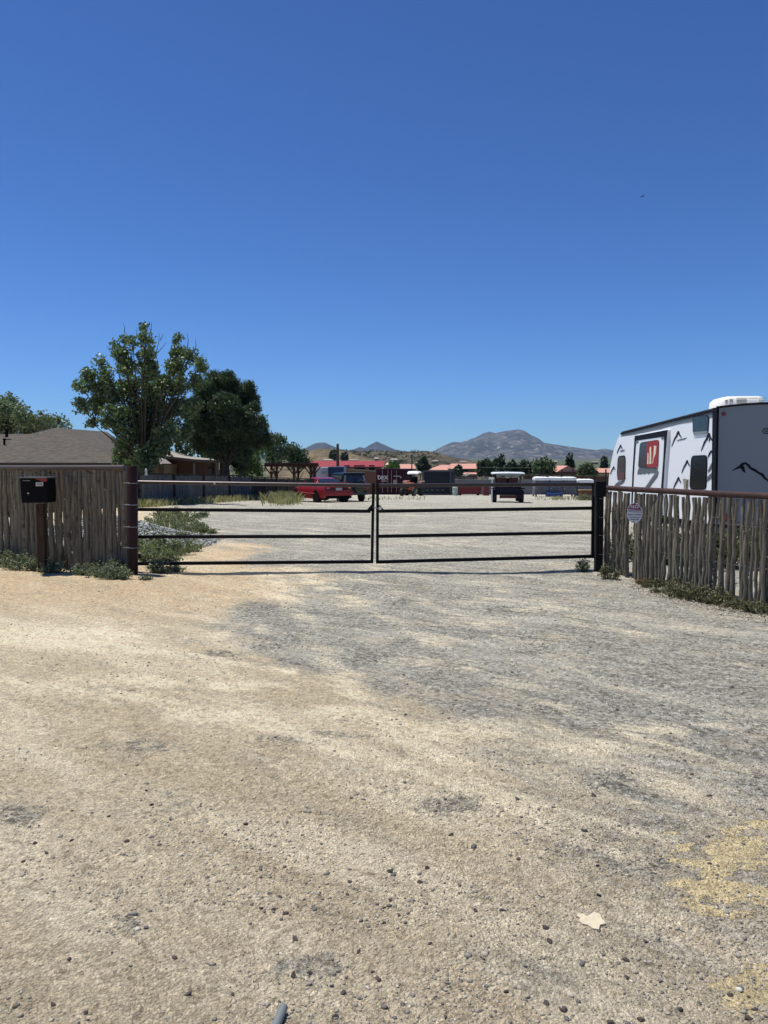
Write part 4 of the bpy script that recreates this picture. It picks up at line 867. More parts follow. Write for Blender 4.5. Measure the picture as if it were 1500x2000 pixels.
def coupe(pos, fwd):
    o = frame_obj('coupe', 'red two door coupe parked at the end of the fence seen from behind', 'car', pos, fwd)
    st = [(-2.30, .62, .42, .80, .86), (-2.22, .76, .32, .88, .95), (-1.9, .82, .25, .93, .99), (-1.4, .85, .22, .93, .97), (-.6, .86, .20, .91, .93), (.5, .86, .20, .87, .90), (1.1, .85, .20, .83, .88), (1.7, .82, .22, .74, .80), (2.1, .74, .27, .62, .68), (2.28, .60, .36, .52, .56)]
    ring = lambda w, zb, zs, zt: [(0, zb), (w*.86, zb), (w*.97, zb+.08), (w, zb+(zs-zb)*.45), (w*.985, zs-.10), (w*.93, zs-.015), (w*.75, (zs+zt)/2+.01), (0, zt+.015)]
    V, Fc, n = loft(st, ring); m = MB(); m.add(V, Fc); m.build('body', RED, o, smooth=35, local=True)
    cs = [(-1.75, .93, .66), (-1.35, 1.10, .60), (-.85, 1.26, .55), (-.35, 1.325, .54), (.1, 1.315, .54), (.5, 1.18, .57), (.95, .92, .66)]
    def cr(z, wt): return [(.76, .86), (.755, .90), (.755+(wt-.755)*min(1, max(.05, (z-.93)/.3)), max(.905, z-.06)), (wt*.85, z-.01), (0, z)]
    parts = {'roof': MB(), 'side_window': MB(), 'rear_window': MB(), 'windscreen': MB()}
    V = []; n = 5
    for x, z, wt in cs: V += [(x, y, q) for y, q in cr(z, wt)]
    for s in (1, -1):
        VV = [(x, y*s, z) for x, y, z in V]
        for i in range(len(cs)-1):
            for j in range(4):
                f = [i*n+j, i*n+j+1, (i+1)*n+j+1, (i+1)*n+j]; xm = (cs[i][0]+cs[i+1][0])/2
                key = 'roof'
                if j == 1 and -1.1 < xm < .6: key = 'side_window'
                elif j >= 2 and xm < -.9: key = 'rear_window'
                elif j >= 2 and xm > .2: key = 'windscreen'
                parts[key].add([VV[k] for k in f], [(0, 1, 2, 3)])
    for k, mm in parts.items(): mm.build(k, RED if k == 'roof' else GLASS, o, local=True)
    m = MB()
    for s in (1, -1): m.prism([(-1.02, s*.735, .915), (-.86, s*.735, .915), (-.62, s*.575, 1.26), (-.75, s*.575, 1.26)], (0, s*.03, 0))
    m.build('door_pillar', RED, o, local=True)
    for x in (1.38, -1.28):
        for y in (.72, -.72): wheel(o, x, y, .31, .2)
        m = MB()
        for s in (1, -1): m.lathe([(.37, s*.845), (.37, s*.862)], (x, 0, .33), 'Y', 24)
        m.build('wheel_arch', BLACK, o, local=True)
    m = MB(); m.box((-2.30, 0, .50), (.16, 1.58, .20), bev=.05); m.box((-2.315, 0, .585), (.17, 1.60, .04), bev=.012); m.build('bumper', RED, o, local=True)
    m = MB(); m.box((-2.255, 0, .755), (.09, 1.38, .15), bev=.02); m.build('tail_light_panel', simple('dark_red_lens', (.05, .006, .008), .25), o, local=True)
    for s in (1, -1):
        m = MB(); m.box((-2.262, s*.60, .80), (.10, .16, .05), bev=.01); m.build('tail_light', simple('amber_lens', (.5, .22, .12), .25), o, local=True)
    m = MB(); m.box((-2.305, 0, .745), (.012, .34, .13)); m.build('licence_plate', simple('plate', (.35, .4, .38), .5), o, local=True)
    m = MB(); m.box((-2.05, 0, 1.07), (.22, 1.30, .03), bev=.01)
    for s in (1, -1): m.box((-2.05, s*.58, 1.01), (.16, .05, .12))
    m.build('spoiler', RED, o, local=True)
    m = MB()
    for s in (1, -1): m.box((-.05, s*.868, .50), (2.3, .02, .03))
    m.build('side_moulding', simple('moulding', (.5, .12, .12), .3), o, local=True)
    m = MB(); m.box((-2.3, 0, .33), (.1, 1.4, .12)); m.build('valance', BLACK, o, local=True)
    return o
p = G(646, 981); fw = Vector((-.48, .88, 0)).normalized(); p = p+fw*1.3
coupe((p.x, p.y, float(tz(p.x, p.y))), fw)
def suv(pos, fwd):
    o = frame_obj('offroader', 'dark green offroader with a covered spare wheel beside the red coupe', 'car', pos, fwd)
    DG = simple('dark_green_paint', (.007, .013, .012), .35, 0, .1, 2, .25)
    st = [(-2.0, .80, .5, .98, 1.0), (-1.9, .86, .42, 1.0, 1.02), (.6, .86, .4, 1.0, 1.02), (.75, .85, .4, .99, 1.03), (1.9, .82, .42, .93, .98), (2.05, .74, .5, .86, .9)]
    ring = lambda w, zb, zs, zt: [(0, zb), (w*.9, zb), (w, zb+.08), (w, zs-.08), (w*.95, zs), (0, zt)]
    V, Fc, n = loft(st, ring); m = MB(); m.add(V, Fc); m.build('body', DG, o, smooth=35, local=True)
    m = MB(); m.add(*loft([(-1.96, .80, .98, 1.0, 1.02), (-1.86, .70, .98, 1.66, 1.72), (.05, .70, .98, 1.66, 1.73), (.8, .78, .98, 1.0, 1.02)], lambda w, zb, zs, zt: [(0, zb), (.82, zb), (w, zs), (w*.9, zt), (0, zt+.01)])[:2]); m.build('cabin', DG, o, smooth=20, local=True)
    m = MB(); m.prism([(-1.965, .62, 1.08), (-1.965, -.62, 1.08), (-1.885, -.55, 1.58), (-1.885, .55, 1.58)], (-.025, 0, 0)); m.build('rear_window', simple('tinted_glass', (.03, .035, .04), .1), o, local=True)
    m = MB()
    for s in (1, -1): m.prism([(-1.97, s*.76, 1.06), (-1.97, s*.60, 1.06), (-1.89, s*.53, 1.60), (-1.89, s*.66, 1.60)], (-.015, 0, 0))
    m.build('rear_pillar', simple('grey_pillar', (.22, .23, .23), .4), o, local=True)
    m = MB()
    for s in (1, -1): m.prism([(-1.7, s*.815, 1.06), (.4, s*.815, 1.06), (-.0, s*.735, 1.58), (-1.7, s*.735, 1.58)], (0, s*.012, 0))
    m.build('side_window', GLASS, o, local=True)
    m = MB(); m.box((-1.85, 0, 1.755), (.4, 1.3, .05), bev=.015); m.build('roof_spoiler', simple('grey_roof', (.10, .115, .13), .5), o, local=True)
    sw = bpy.data.objects.new('spare_wheel', None); COL.objects.link(sw); sw.parent = o; sw.location = (-2.10, -.30, .96)
    m = MB(); m.lathe([(.30, -.12), (.36, -.09), (.37, .06), (.30, .11)], (0, 0, 0), 'X', 24); m.build('cover', simple('vinyl_cover', (.012, .012, .012), .3), sw, smooth=30, local=True)
    m = MB(); m.lathe([(.375, -.03), (.375, .01)], (0, 0, 0), 'X', 28); m.build('trim_ring', CHROME, sw, smooth=40, local=True)
    m = MB(); m.box((-2.08, 0, .52), (.14, 1.66, .16), bev=.03); m.build('bumper', simple('grey_bumper', (.05, .055, .05), .6), o, local=True)
    for s in (1, -1):
        m = MB(); m.box((-2.0, s*.76, .82), (.06, .1, .24), bev=.01); m.build('tail_light', simple('red_lens', (.2, .02, .02), .25), o, local=True)
        for x in (1.25, -1.25): wheel(o, x, s*.72, .36, .24)
    return o
p = G(690, 979); fw2 = Vector((-.40, .91, 0)).normalized(); p = p+fw2*1.25
suv((p.x-.1, p.y, float(tz(p.x, p.y))), fw2).scale = (.9, .88, .92)

# trailers parked behind
def boxbody(name, label, cat, x0, x1, yt, Y, depth, mat, zb=.35, extra=None):
    a, b = at(x0, yt, Y), at(x1, yt, Y); g = float(tz((a.x+b.x)/2, Y)); o = thing(name, label, cat, ((a.x+b.x)/2, Y, g))
    m = MB(); m.box(((a.x+b.x)/2, Y+depth/2, (a.z+g+zb)/2), (b.x-a.x, depth, a.z-g-zb), bev=.05); m.build('body', mat, o, smooth=30)
    for s in (a.x+.3, b.x-.3):
        for yy in (Y+.5, Y+depth-.8):
            m = MB(); m.lathe([(.36, -.12), (.36, .12)], (s, yy, g+.36), 'X', 16); m.build('wheel', TYRE, o)
    return o, a, b, g
o, a, b, g = boxbody('box_trailer', 'white enclosed box trailer left of the navy truck', 'trailer', 618, 640.5, 912.5, 74, 4, simple('trailer_white', (.55, .54, .55), .5))
m = MB(); m.box(((a.x+b.x)/2+.12, 73.99, a.z-.55), (.45, .02, .3), .0); m.build('decal', simple('grey_decal', (.35, .36, .4), .5), o)
o, a, b, g = boxbody('box_truck', 'navy blue box truck body behind the offroader', 'truck', 640.8, 671.5, 911, 72, 5, simple('navy_paint', (.012, .022, .055), .3))
m = MB()
for k in range(1, 5): m.box((a.x+(b.x-a.x)*k/5, 71.985, (a.z+g)/2+.4), (.05, .03, a.z-g-1.4))
m.build('rib', simple('navy_rib', (.03, .045, .09), .4), o); m = MB(); m.box(((a.x+b.x)/2, 71.98, a.z-.03), (b.x-a.x+.02, .05, .06)); m.build('roof_trim', simple('silver_trim', (.35, .37, .42), .4), o)

# containers
def corr(m, a, b, z0, z1, out, pitch=.28, d=.035):
    L = (b-a).length; n = max(2, int(L/pitch)); dr = (b-a).normalized()
    for k in range(n): m.prism([a+dr*(L/n*(k+.12))+Vector((0, 0, z0)), a+dr*(L/n*(k+.62))+Vector((0, 0, z0)), a+dr*(L/n*(k+.55))+out*d+Vector((0, 0, z0)), a+dr*(L/n*(k+.19))+out*d+Vector((0, 0, z0))], (0, 0, z1-z0))
def container(label, x0, x1, x2, yt, Y, Y2, mat, doors=None, frame=None):
    A, B, Cc = at(x0, yt, Y), at(x1, yt, Y), at(x2, yt, Y2); zt = A.z; g = float(tz(B.x, Y))
    f = lambda q: Vector((q.x, q.y, 0)); A0, B0, C0 = f(A), f(B), f(Cc); D0 = A0+(C0-B0)
    o = thing('shipping_container', label, 'container', (B.x, Y, g))
    m = MB(); m.prism([A0+Vector((0, 0, g+.12)), B0+Vector((0, 0, g+.12)), C0+Vector((0, 0, g+.12)), D0+Vector((0, 0, g+.12))], (0, 0, zt-g-.12))
    corr(m, B0, C0, g+.25, zt-.12, Vector((1, 0, 0)))
    if not doors: corr(m, A0, B0, g+.25, zt-.12, Vector((0, -1, 0)))
    m.build('body', mat, o)
    for q in (A0, B0, C0): m = MB(); m.box((q.x, q.y-.02, (zt+g)/2), (.13, .13, zt-g)); m.build('corner_post', frame or mat, o)
    for zz_, hh_ in ((zt-.05, .13), (g+.08, .16)): m = MB(); m.box(((A0.x+B0.x)/2, Y-.03, zz_), (B0.x-A0.x-.14, .08, hh_)); m.build('end_rail', frame or mat, o)
    return o, A0, B0, zt, g
MAR = simple('maroon_steel', (.045, .010, .017), .7, 0, .3, 2, .15)
o, A0, B0, zt, g = container('maroon shipping container with pale lock bars and white letters on its doors', 736, 786, 802.5, 916, 70, 76, MAR, True)
LB = simple('pale_bar', (.30, .24, .25), .5, .2); WL = simple('white_letters', (.6, .56, .56), .5)
for a in (747, 757.5, 764.5, 774.5):
    m = MB(); q = at(a, 940, 69.92); m.tube([(q.x, 69.92, g+.2), (q.x, 69.92, zt-.1)], .03, 6); m.build('lock_bar', LB, o)
text_mesh('tex', .78, WL, 'lettering', face_matrix(at(747.4, 931.5, 69.9), (1, 0, 0), (0, 0, 1)), o, .004)
m = MB()
for k, (a, yy, w) in enumerate(((776, 930, .7), (772, 938, .35), (772, 941, .4), (772, 943.5, .35), (750, 939.5, .5), (784, 933, .3))):
    q = at(a, yy, 69.93); m.box((q.x, 69.95, q.z), (w, .03, .06))
m.build('stencil_marks', WL, o)
GRC = simple('slate_container', (.026, .032, .04), .7, 0, .2, 1.5, .15)
o, A0, B0, zt, g = container('slate grey shipping container between the orange tractor and the red dumpster', 827, 880, 887, 919, 66, 72, GRC, True, simple('slate_frame', (.06, .066, .07), .6))
m = MB(); corr(m, Vector((A0.x+.1, 66, 0)), Vector((B0.x-.1, 66, 0)), g+1.15, zt-.2, Vector((0, -1, 0)), .3, .03); m.build('door_panel', GRC, o)
m = MB()
for yy, sg_ in ((g+1.0, 5), (g+.45, 4)):
    for k in range(sg_): m.box((A0.x+.35+k*(B0.x-A0.x-.6)/sg_, 65.97, yy), (.22, .05, .07))
m.build('latch', simple('worn_latch', (.14, .15, .15), .6), o)

# orange tractor with white canopy
p = G(814, 972); ORG = simple('orange_paint', (.50, .12, .035), .45); ORP = simple('faded_orange', (.62, .33, .24), .6)
tr = frame_obj('tractor', 'small orange tractor under a white canopy between the two containers', 'tractor', (p.x, 62, float(tz(p.x, 62))), (-.35, -.94)); tr.scale = (1.22,)*3
m = MB(); m.box((.55, 0, .72), (1.1, .42, .38), bev=.06); m.box((-.2, 0, .55), (.9, .34, .3), bev=.03); m.build('body', ORG, tr, local=True)
m = MB(); m.box((1.12, 0, .70), (.05, .36, .3), bev=.02); m.build('grille', BLACK, tr, local=True)
for s in (1, -1):
    wheel(tr, -.45, s*.52, .46, .28); wheel(tr, .85, s*.42, .28, .18)
    m = MB(); m.lathe([(.52, s*.40), (.52, s*.66)], (-.45, 0, .48), 'Y', 18); 
    m2 = MB(); m2.box((-.45, s*.53, .98), (.75, .30, .07), bev=.03); m2.box((-.10, s*.53, .84), (.07, .30, .26), bev=.02); m2.build('fender', ORP, tr, local=True)
m = MB(); m.box((-.45, 0, .9), (.4, .4, .1), bev=.03); m.box((-.66, 0, 1.1), (.1, .4, .4), bev=.03); m.build('seat', BLACK, tr, local=True)
for s in (1, -1): m = MB(); m.tube([(-.75, s*.38, .7), (-.75, s*.38, 1.56)], .025, 6); m.build('canopy_post', BLACK, tr, local=True)
m = MB(); m.add(*loft([(-1.0, .36, 1.52, 1.56, 1.58), (-.85, .42, 1.54, 1.60, 1.66), (-.3, .42, 1.54, 1.60, 1.67), (-.1, .36, 1.46, 1.50, 1.52)], lambda w, zb, zs, zt: [(0, zb), (w, zb), (w, zs), (w*.8, zt), (0, zt+.02)])[:2]); m.build('canopy', WHITE, tr, smooth=40, local=True)
m = MB(); m.tube([(.05, 0, .85), (-.1, 0, 1.15)], .02, 6); m.lathe([(.17, -.01), (.17, .01)], (-.12, 0, 1.17), 'Z', 14); m.build('steering_wheel', BLACK, tr, local=True)

# red dumpster, tank, panel fence
DR = simple('dumpster_red', (.17, .018, .02), .6, 0, .25, 1.5)
A, B = at(894, 951, 64), at(940.5, 951, 64); g = float(tz(A.x, 64)); zt = A.z
du_ = thing('dumpster', 'dull red steel dumpster right of the slate container', 'dumpster', ((A.x+B.x)/2, 64, g))
m = MB(); m.prism([(A.x, 64, g+.15), (B.x-.1, 64, g+.15), (B.x, 64, zt), (A.x-.03, 64, zt)], (0, 1.7, 0)); m.build('bin', DR, du_)
m = MB()
for k in range(6): m.box((A.x+.15+(B.x-A.x-.3)*k/5, 63.97, (g+zt)/2+.05), (.07, .07, zt-g-.3))
m.box(((A.x+B.x)/2, 63.96, zt-.04), (B.x-A.x, .1, .1)); m.build('rib', DR, du_)
m = MB(); m.box(((A.x+B.x)/2, 64.85, zt+.03), (B.x-A.x, 1.8, .04)); m.build('lid', BLACK, du_)
for s in (A.x+.25, B.x-.25): m = MB(); m.box((s, 64.4, g+.07), (.2, .3, .16)); m.build('skid', BLACK, du_)
A, B = at(945, 951, 63), at(956, 951, 63); g = float(tz(A.x, 63)); cb = thing('tool_cabinet', 'narrow red steel cabinet between the dumpster and the buggy', 'cabinet', ((A.x+B.x)/2, 63, g))
m = MB(); m.box(((A.x+B.x)/2, 63.4, (A.z+g)/2), (B.x-A.x, .7, A.z-g), bev=.02); m.build('body', DR, cb); m = MB()
for k in range(3): m.box(((A.x+B.x)/2, 63.04, g+.2+k*.27), (.42, .03, .24))
m.build('drawer', simple('darker_red', (.12, .014, .016), .5), cb)
q = at(889, 951, 63.5); g = float(tz(q.x, 63.5)); tk = thing('water_tank', 'pale green upright barrel between slate container and dumpster', 'barrel', (q.x, 63.5, g))
m = MB(); m.lathe([(.20, g), (.23, g+.04), (.23, g+.28), (.245, g+.31), (.23, g+.34), (.23, g+.62), (.245, g+.65), (.23, g+.68), (.23, q.z-.03), (.19, q.z)], (q.x, 63.5, 0), 'Z', 18); m.build('drum', simple('pale_green_plastic', (.33, .42, .36), .5), tk, smooth=30)
m = MB(); m.lathe([(.05, q.z), (.05, q.z+.04)], (q.x, 63.5, 0), 'Z', 10); m.build('bung', WHITE, tk)
PF = simple('grey_corrugated', (.17, .175, .185), .5, .2, .15, 1)
A, B = at(884, 937, 80), at(1050, 937, 80); pf = thing('metal_fence', 'grey corrugated metal fence behind the dumpster and buggy', 'fence', (A.x, 80, float(tz(A.x, 80))))
n = 22
for k in range(n):
    a, b = Vector((A.x, 80, 0)).lerp(Vector((B.x, 80, 0)), k/n), Vector((A.x, 80, 0)).lerp(Vector((B.x, 80, 0)), (k+1)/n)
    m = MB(); m.box(((a.x+b.x)/2, 80.03, (A.z-1.75)/2), (b.x-a.x-.01, .03, A.z+1.75)); corr(m, a, b, -1.75, A.z-.03, Vector((0, -1, 0)), .14, .04); m.build('panel', PF, pf)
m = MB(); m.box(((A.x+B.x)/2, 79.97, A.z), (B.x-A.x, .08, .07)); m.build('top_rail', simple('fence_rail', (.22, .22, .22), .5, .3), pf)

# buggy with white roof
p = G(995.5, 982); bg = frame_obj('buggy', 'dark open backed buggy with red seats under a white roof', 'buggy', (p.x+.05, p.y+1.2, float(tz(p.x, p.y+1.2))), (.10, .995))
bg.scale = (.8, .8, .8)
NV = simple('dark_navy_paint', (.006, .008, .014), .6, spec=.12)
m = MB(); m.box((-.55, 0, .82), (1.5, 1.62, .60), bev=.05); m.box((1.0, 0, .72), (1.6, 1.45, .48), bev=.06); m.build('body', NV, bg, local=True)
m = MB(); m.box((-1.31, 0, .88), (.04, 1.40, .36), bev=.015); m.build('tailgate', simple('tailgate_navy', (.008, .011, .02), .55, spec=.15), bg, local=True)
for s in (.45, -.35): m = MB(); m.lathe([(.05, 0), (.05, .03)], (-1.36, s, 1.10), 'X', 10); m.build('tail_lamp', CHROME, bg, local=True)
for s in (1, -1):
    wheel(bg, -.75, s*.86, .42, .30); wheel(bg, 1.35, s*.82, .42, .28)
    m = MB(); m.box((-.75, s*.90, .93), (1.05, .34, .06), bev=.02); m.build('fender', BLACK, bg, local=True)
    m = MB(); m.tube([(-1.2, s*.74, 1.1), (-1.15, s*.78, 1.84)], .028, 6); m.build('roof_post', BLACK, bg, local=True)
    m = MB(); m.tube([(.9, s*.70, .95), (.55, s*.76, 1.84)], .028, 6); m.build('roof_post', BLACK, bg, local=True)
SEAT = simple('dark_red_vinyl', (.085, .010, .014), .6)
for s in (.38, -.38):
    st_ = MB(); st_.box((-.5, s, 1.36), (.14, .60, .52), bev=.06); st_.box((-.2, s, 1.12), (.5, .60, .14), bev=.05); st_.build('seat', SEAT, bg, local=True, smooth=40)
m = MB(); m.add(*loft([(-1.45, 1.00, 1.86, 1.89, 1.91), (-1.3, 1.03, 1.85, 1.93, 1.96), (.6, 1.03, 1.85, 1.93, 1.97), (.85, .97, 1.85, 1.88, 1.90)], lambda w, zb, zs, zt: [(0, zb), (w, zb), (w, zs), (w*.92, zt), (0, zt+.02)])[:2]); m.build('roof', simple('canopy_white', (.62, .66, .72), .5), bg, smooth=40, local=True)
m = MB(); m.box((-1.2, 0, 1.78), (.06, 1.55, .09)); m.tube([(-1.2, -.7, 1.74), (-1.2, -.3, 1.62), (-1.2, 0, 1.74), (-1.2, .3, 1.62), (-1.2, .7, 1.74)], .03, 5); m.build('roof_bow', simple('bow_grey', (.2, .2, .2), .5), bg, local=True)
m = MB(); m.box((-1.38, 0, .42), (.14, 1.1, .20), bev=.02); m.build('bumper', SEAT, bg, local=True)
m = MB(); m.box((.95, 0, 1.3), (.05, 1.3, .5)); m.build('windscreen', GLASS, bg, local=True)
q = at(961, 950, p.y+.3); m = MB(); m.tube([(q.x, q.y, float(tz(q.x, q.y))-.1), (q.x, q.y, at(962, 935, q.y).z)], .032, 8); wp = thing('marker_post', 'thin white post with a crosspiece beside the buggy wheel', 'post', (q.x, q.y, float(tz(q.x, q.y))))
m.build('post', WHITE, wp); m = MB(); w_ = at(960, 934.5, q.y); m.box(w_, (.28, .07, .09), bev=.02); m.build('crosspiece', WHITE, wp)

# wrapped crates on a steel stand
FOIL = NT('plastic_wrap').props(.5, 0, .25); v = FOIL.coord(); n1 = FOIL.noise(FOIL.map(v, (1.5, 1.5, 4)), 2.2, 5, .6, 1.5)
FOIL.base(FOIL.mix(FOIL.ramp(n1, .60, .66), (.115, .12, .135), (.70, .71, .73))); FOIL.bump(n1, 1, .08); FOIL = FOIL.m  # white patches paint the crinkle highlights into the wrap colour
GST = simple('grey_steel', (.10, .105, .11), .7); TOPW = simple('white_cover', (.80, .82, .82), .5, 0, .04)
YS = 57
zst = at(1085, 965, YS).z
def crate(x0, x1, yt, yb, label, grp, Yc=YS):
    A, B = at(x0, yt, Yc), at(x1, yb, Yc); o = thing('wrapped_crate', label, 'crate', ((A.x+B.x)/2, Yc, B.z), group=grp)
    m = MB(); w = B.x-A.x; h = A.z-B.z; m.box(((A.x+B.x)/2, Yc+.55, B.z+h*.40), (w-.03, 1.08, h*.80), bev=.04); m.build('crate', FOIL, o, smooth=40)
    bm_ = bmesh.new(); bmesh.ops.create_grid(bm_, x_segments=8, y_segments=6, size=.5)
    for v_ in bm_.verts:
        e_ = max(abs(v_.co.x), abs(v_.co.y)); v_.co = Vector(((A.x+B.x)/2+v_.co.x*(w-.02), Yc+.55+v_.co.y*1.12, B.z+h*(1.0-(.05 if e_ > .49 else 0))+random.gauss(0, .012)+(.0)))
    m = MB(); bm_.verts.index_update(); vs = [v_.co.copy() for v_ in bm_.verts]; m.add(vs, [tuple(x.index for x in f.verts) for f in bm_.faces]); bm_.free()
    m.box(((A.x+B.x)/2, Yc+.55, B.z+h*.87), (w-.02, 1.11, h*.17), bev=.04); m.build('cover', TOPW, o, smooth=50)
for k, (x0, x1, lab) in enumerate(((1045, 1073, 'grey plastic wrapped crate with white top, leftmost of the three on the stand'), (1073.4, 1099.5, 'grey plastic wrapped crate with white top, middle one on the stand'), (1100, 1126.5, 'plain grey crate with white top, rightmost of the three on the stand'))):
    crate(x0, x1, 931.5, 963.5, lab, 'wrapped crates on the steel stand')
crate(1128, 1160, 936, 969, 'white topped wrapped crate standing right of the steel stand', None, YS+.3)
A, B = at(1044, 964, YS), at(1127, 964, YS); g = float(tz(B.x, YS)); sd = thing('steel_stand', 'low grey steel stand carrying three wrapped crates', 'stand', ((A.x+B.x)/2, YS, g))
m = MB(); m.box(((A.x+B.x)/2, YS+.55, A.z-.03), (B.x-A.x, 1.15, .10)); m.build('deck', GST, sd)
for k in range(4):
    for yy in (YS+.05, YS+1.05): m = MB(); m.box((A.x+.12+(B.x-A.x-.24)*k/3, yy, (A.z-.08+g)/2), (.12, .09, A.z-.08-g)); m.build('leg', GST, sd)
A, B = at(1068, 970.5, YS-.3), at(1097, 975.5, YS-.3); g = float(tz(A.x, YS-.3)); bl = thing('blue_tote', 'flat blue plastic tote pushed under the steel stand', 'tote', ((A.x+B.x)/2, YS-.3, g))
m = MB(); m.box(((A.x+B.x)/2, YS-.1, g+.12), (B.x-A.x, .5, .24), bev=.03); m.build('tub', simple('blue_plastic', (.02, .05, .19), .4), bl); m = MB(); m.box(((A.x+B.x)/2, YS-.1, g+.255), (B.x-A.x+.06, .56, .05), bev=.015); m.build('lid', simple('blue_lid', (.05, .11, .30), .4), bl)
# wooden crate-topped table
A, B = at(1135.5, 957, 45), at(1161, 957, 45); g = float(tz(A.x, 45)); tb = thing('work_table', 'rough brown wooden table on pale legs by the square gate post', 'table', ((A.x+B.x)/2, 45, g))
WB = wood('red_brown_wood', (.14, .06, .03), (.24, .12, .06), (3, 9, 9)); WT = wood('pale_wood', (.22, .14, .08), (.32, .22, .14), (3, 9, 9))
m = MB(); m.box(((A.x+B.x)/2, 45.4, A.z-.03), (B.x-A.x+.06, .9, .07), bev=.01); m.build('tabletop', WT, tb); m = MB(); m.box(((A.x+B.x)/2, 45.4, A.z-.18), (B.x-A.x-.04, .8, .22)); m.build('apron', WB, tb)
for s in (A.x+.12, B.x-.12):
    for yy in (45.08, 45.72): m = MB(); m.box((s, yy, (A.z-.29+g)/2), (.12, .10, A.z-.29-g)); m.build('leg', simple('pale_leg', (.34, .29, .22), .8), tb)
weed('grassy weed before the wooden table by the square post', 1143, 977, .5, .32, 50, .07, None)
# long brown board wall with a lighter top
A, B = at(1022, 928, 88), at(1215, 931, 88); bwl = thing('board_wall', 'long brown board wall with a pale top edge behind the crates', 'fence', ((A.x+B.x)/2, 88, -2.1))
m = MB(); m.prism([(A.x, 88, -2.2), (B.x, 88, -2.2), (B.x, 88, B.z), (A.x, 88, A.z)], (0, .12, 0)); m.build('boards', wood('brown_board', (.085, .05, .03), (.13, .08, .05), (4, 4, 1)), bwl)
m = MB(); m.tube([(A.x, 87.98, A.z+.03), (B.x, 87.98, B.z+.03)], .07, 4, sq=True); m.build('cap_rail', wood('cap_board', (.15, .12, .08), (.2, .17, .12)), bwl)
for k in range(9): m = MB(); f = (k+.5)/9; m.box((A.x+(B.x-A.x)*f, 87.93, -.6), (.16, .1, 3.0)); m.build('post', DARKW, bwl)

# ---------------------------------------------------------------- far houses
PINK = simple('pink_tile', (.52, .26, .195), .85, 0, .12, .8); REDR = simple('red_metal_roof', (.27, .043, .05), .75, 0, .1, .5, .2); WGR = simple('grey_wall', (.16, .15, .13), .9); WTN = simple('tan_far_wall', (.24, .18, .12), .9)
def far_house(label, x0, x1, ye, xr0, xr1, yr, Y, dep, roof, wall, yb, wins=(), over=.4, gable=False):
    A, B = at(x0, ye, Y), at(x1, ye, Y); C1, C2 = at(xr0, yr, Y+dep/2), at(xr1, yr, Y+dep/2); g = at((x0+x1)/2, yb, Y).z
    o = thing('far_house', label, 'house', ((A.x+B.x)/2, Y, g)); m = MB()
    if gable:
        P_ = at((xr0+xr1)/2, yr, Y); back = Vector((0, dep, 0)); m.add([A, P_, P_+back, A+back], [(0, 1, 2, 3)]); m.add([B, P_, P_+back, B+back], [(0, 1, 2, 3)]); m.add([A+Vector((0, .05, .0)), B+Vector((0, .05, 0)), P_+Vector((0, .05, 0))], [(0, 1, 2)])
    else:
        bk_ = Vector((0, dep, 0)); m.add([A, B, C2, C1], [(0, 1, 2, 3)]); m.add([A+bk_, B+bk_, C2, C1], [(0, 1, 2, 3)]); m.add([A, C1, A+bk_], [(0, 1, 2)]); m.add([B, C2, B+bk_], [(0, 1, 2)])
    m.build('roof', roof, o)
    m = MB(); m.box(((A.x+B.x)/2, Y+dep/2, (A.z+g)/2-.05), (B.x-A.x-2*over, dep-2*over, A.z-g)); w_ = m.build('wall', wall, o)
    for (a, c, ww_, hh_) in wins:
        q = at(a, c, Y+over); m = MB(); m.box((q.x, Y+over-.02, q.z), (ww_, .08, hh_)); m.build('window', BLACK, o)
    m = MB(); m.box(((A.x+B.x)/2, Y-.01, A.z-.08), (B.x-A.x, .06, .16)); m.build('fascia', simple('far_fascia', (.10, .05, .045), .8) if 'far_fascia' not in bpy.data.materials else bpy.data.materials['far_fascia'], o)
    return o
far_house('long low building with a bright red metal roof', 604, 749, 911.5, 604, 752, 900, 120, 16, REDR, WGR, 940, [(678, 914, .9, .9), (697, 914, .9, .9), (707, 914, .9, .9), (726, 914, .9, .9)])
RBW = simple('brown_yard_wall', (.17, .075, .04), .9)
A, B = at(670, 916, 112), at(738, 921, 112); m = MB(); m.prism([(A.x, 112, -4), (B.x, 112, -4), (B.x, 112, B.z), (A.x, 112, A.z)], (0, .25, 0)); yw = thing('yard_wall', 'reddish brown yard wall in front of the red roofed building', 'wall', ((A.x+B.x)/2, 112, -4)); m.build('wall', RBW, yw)
m = MB(); m.tube([(A.x, 112.1, A.z+.03), (B.x, 112.1, B.z+.03)], .12, 4, sq=True); m.build('cap', WTN, yw)
far_house('pink tiled house behind the maroon container', 776, 815, 915.5, 778, 808, 906.5, 170, 12, PINK, WTN, 930)
far_house('cream roofed house just right of the red roofed building', 752, 775, 908, 756, 772, 903.5, 200, 10, simple('cream_roof', (.55, .42, .29), .8), WTN, 925)
far_house('pink gable end house left of the long pink roof', 840, 884, 918, 862, 880, 908, 135, 10, PINK, WTN, 935)
far_house('longest pink tiled roof above the metal fence', 880, 938, 915.5, 881, 936, 905.5, 130, 12, PINK, WTN, 935, [(905, 918, 1.6, .5)])
far_house('low house with a pale pink eave above the metal fence', 902, 932, 926, 905, 930, 922.8, 105, 8, PINK, simple('dim_wall', (.12, .09, .07), .9), 940)
far_house('small grey gabled shed above the metal fence', 910, 930, 930, 919, 921, 925.5, 98, 5, simple('grey_shed_roof', (.13, .13, .12), .9), WGR, 942, gable=True)
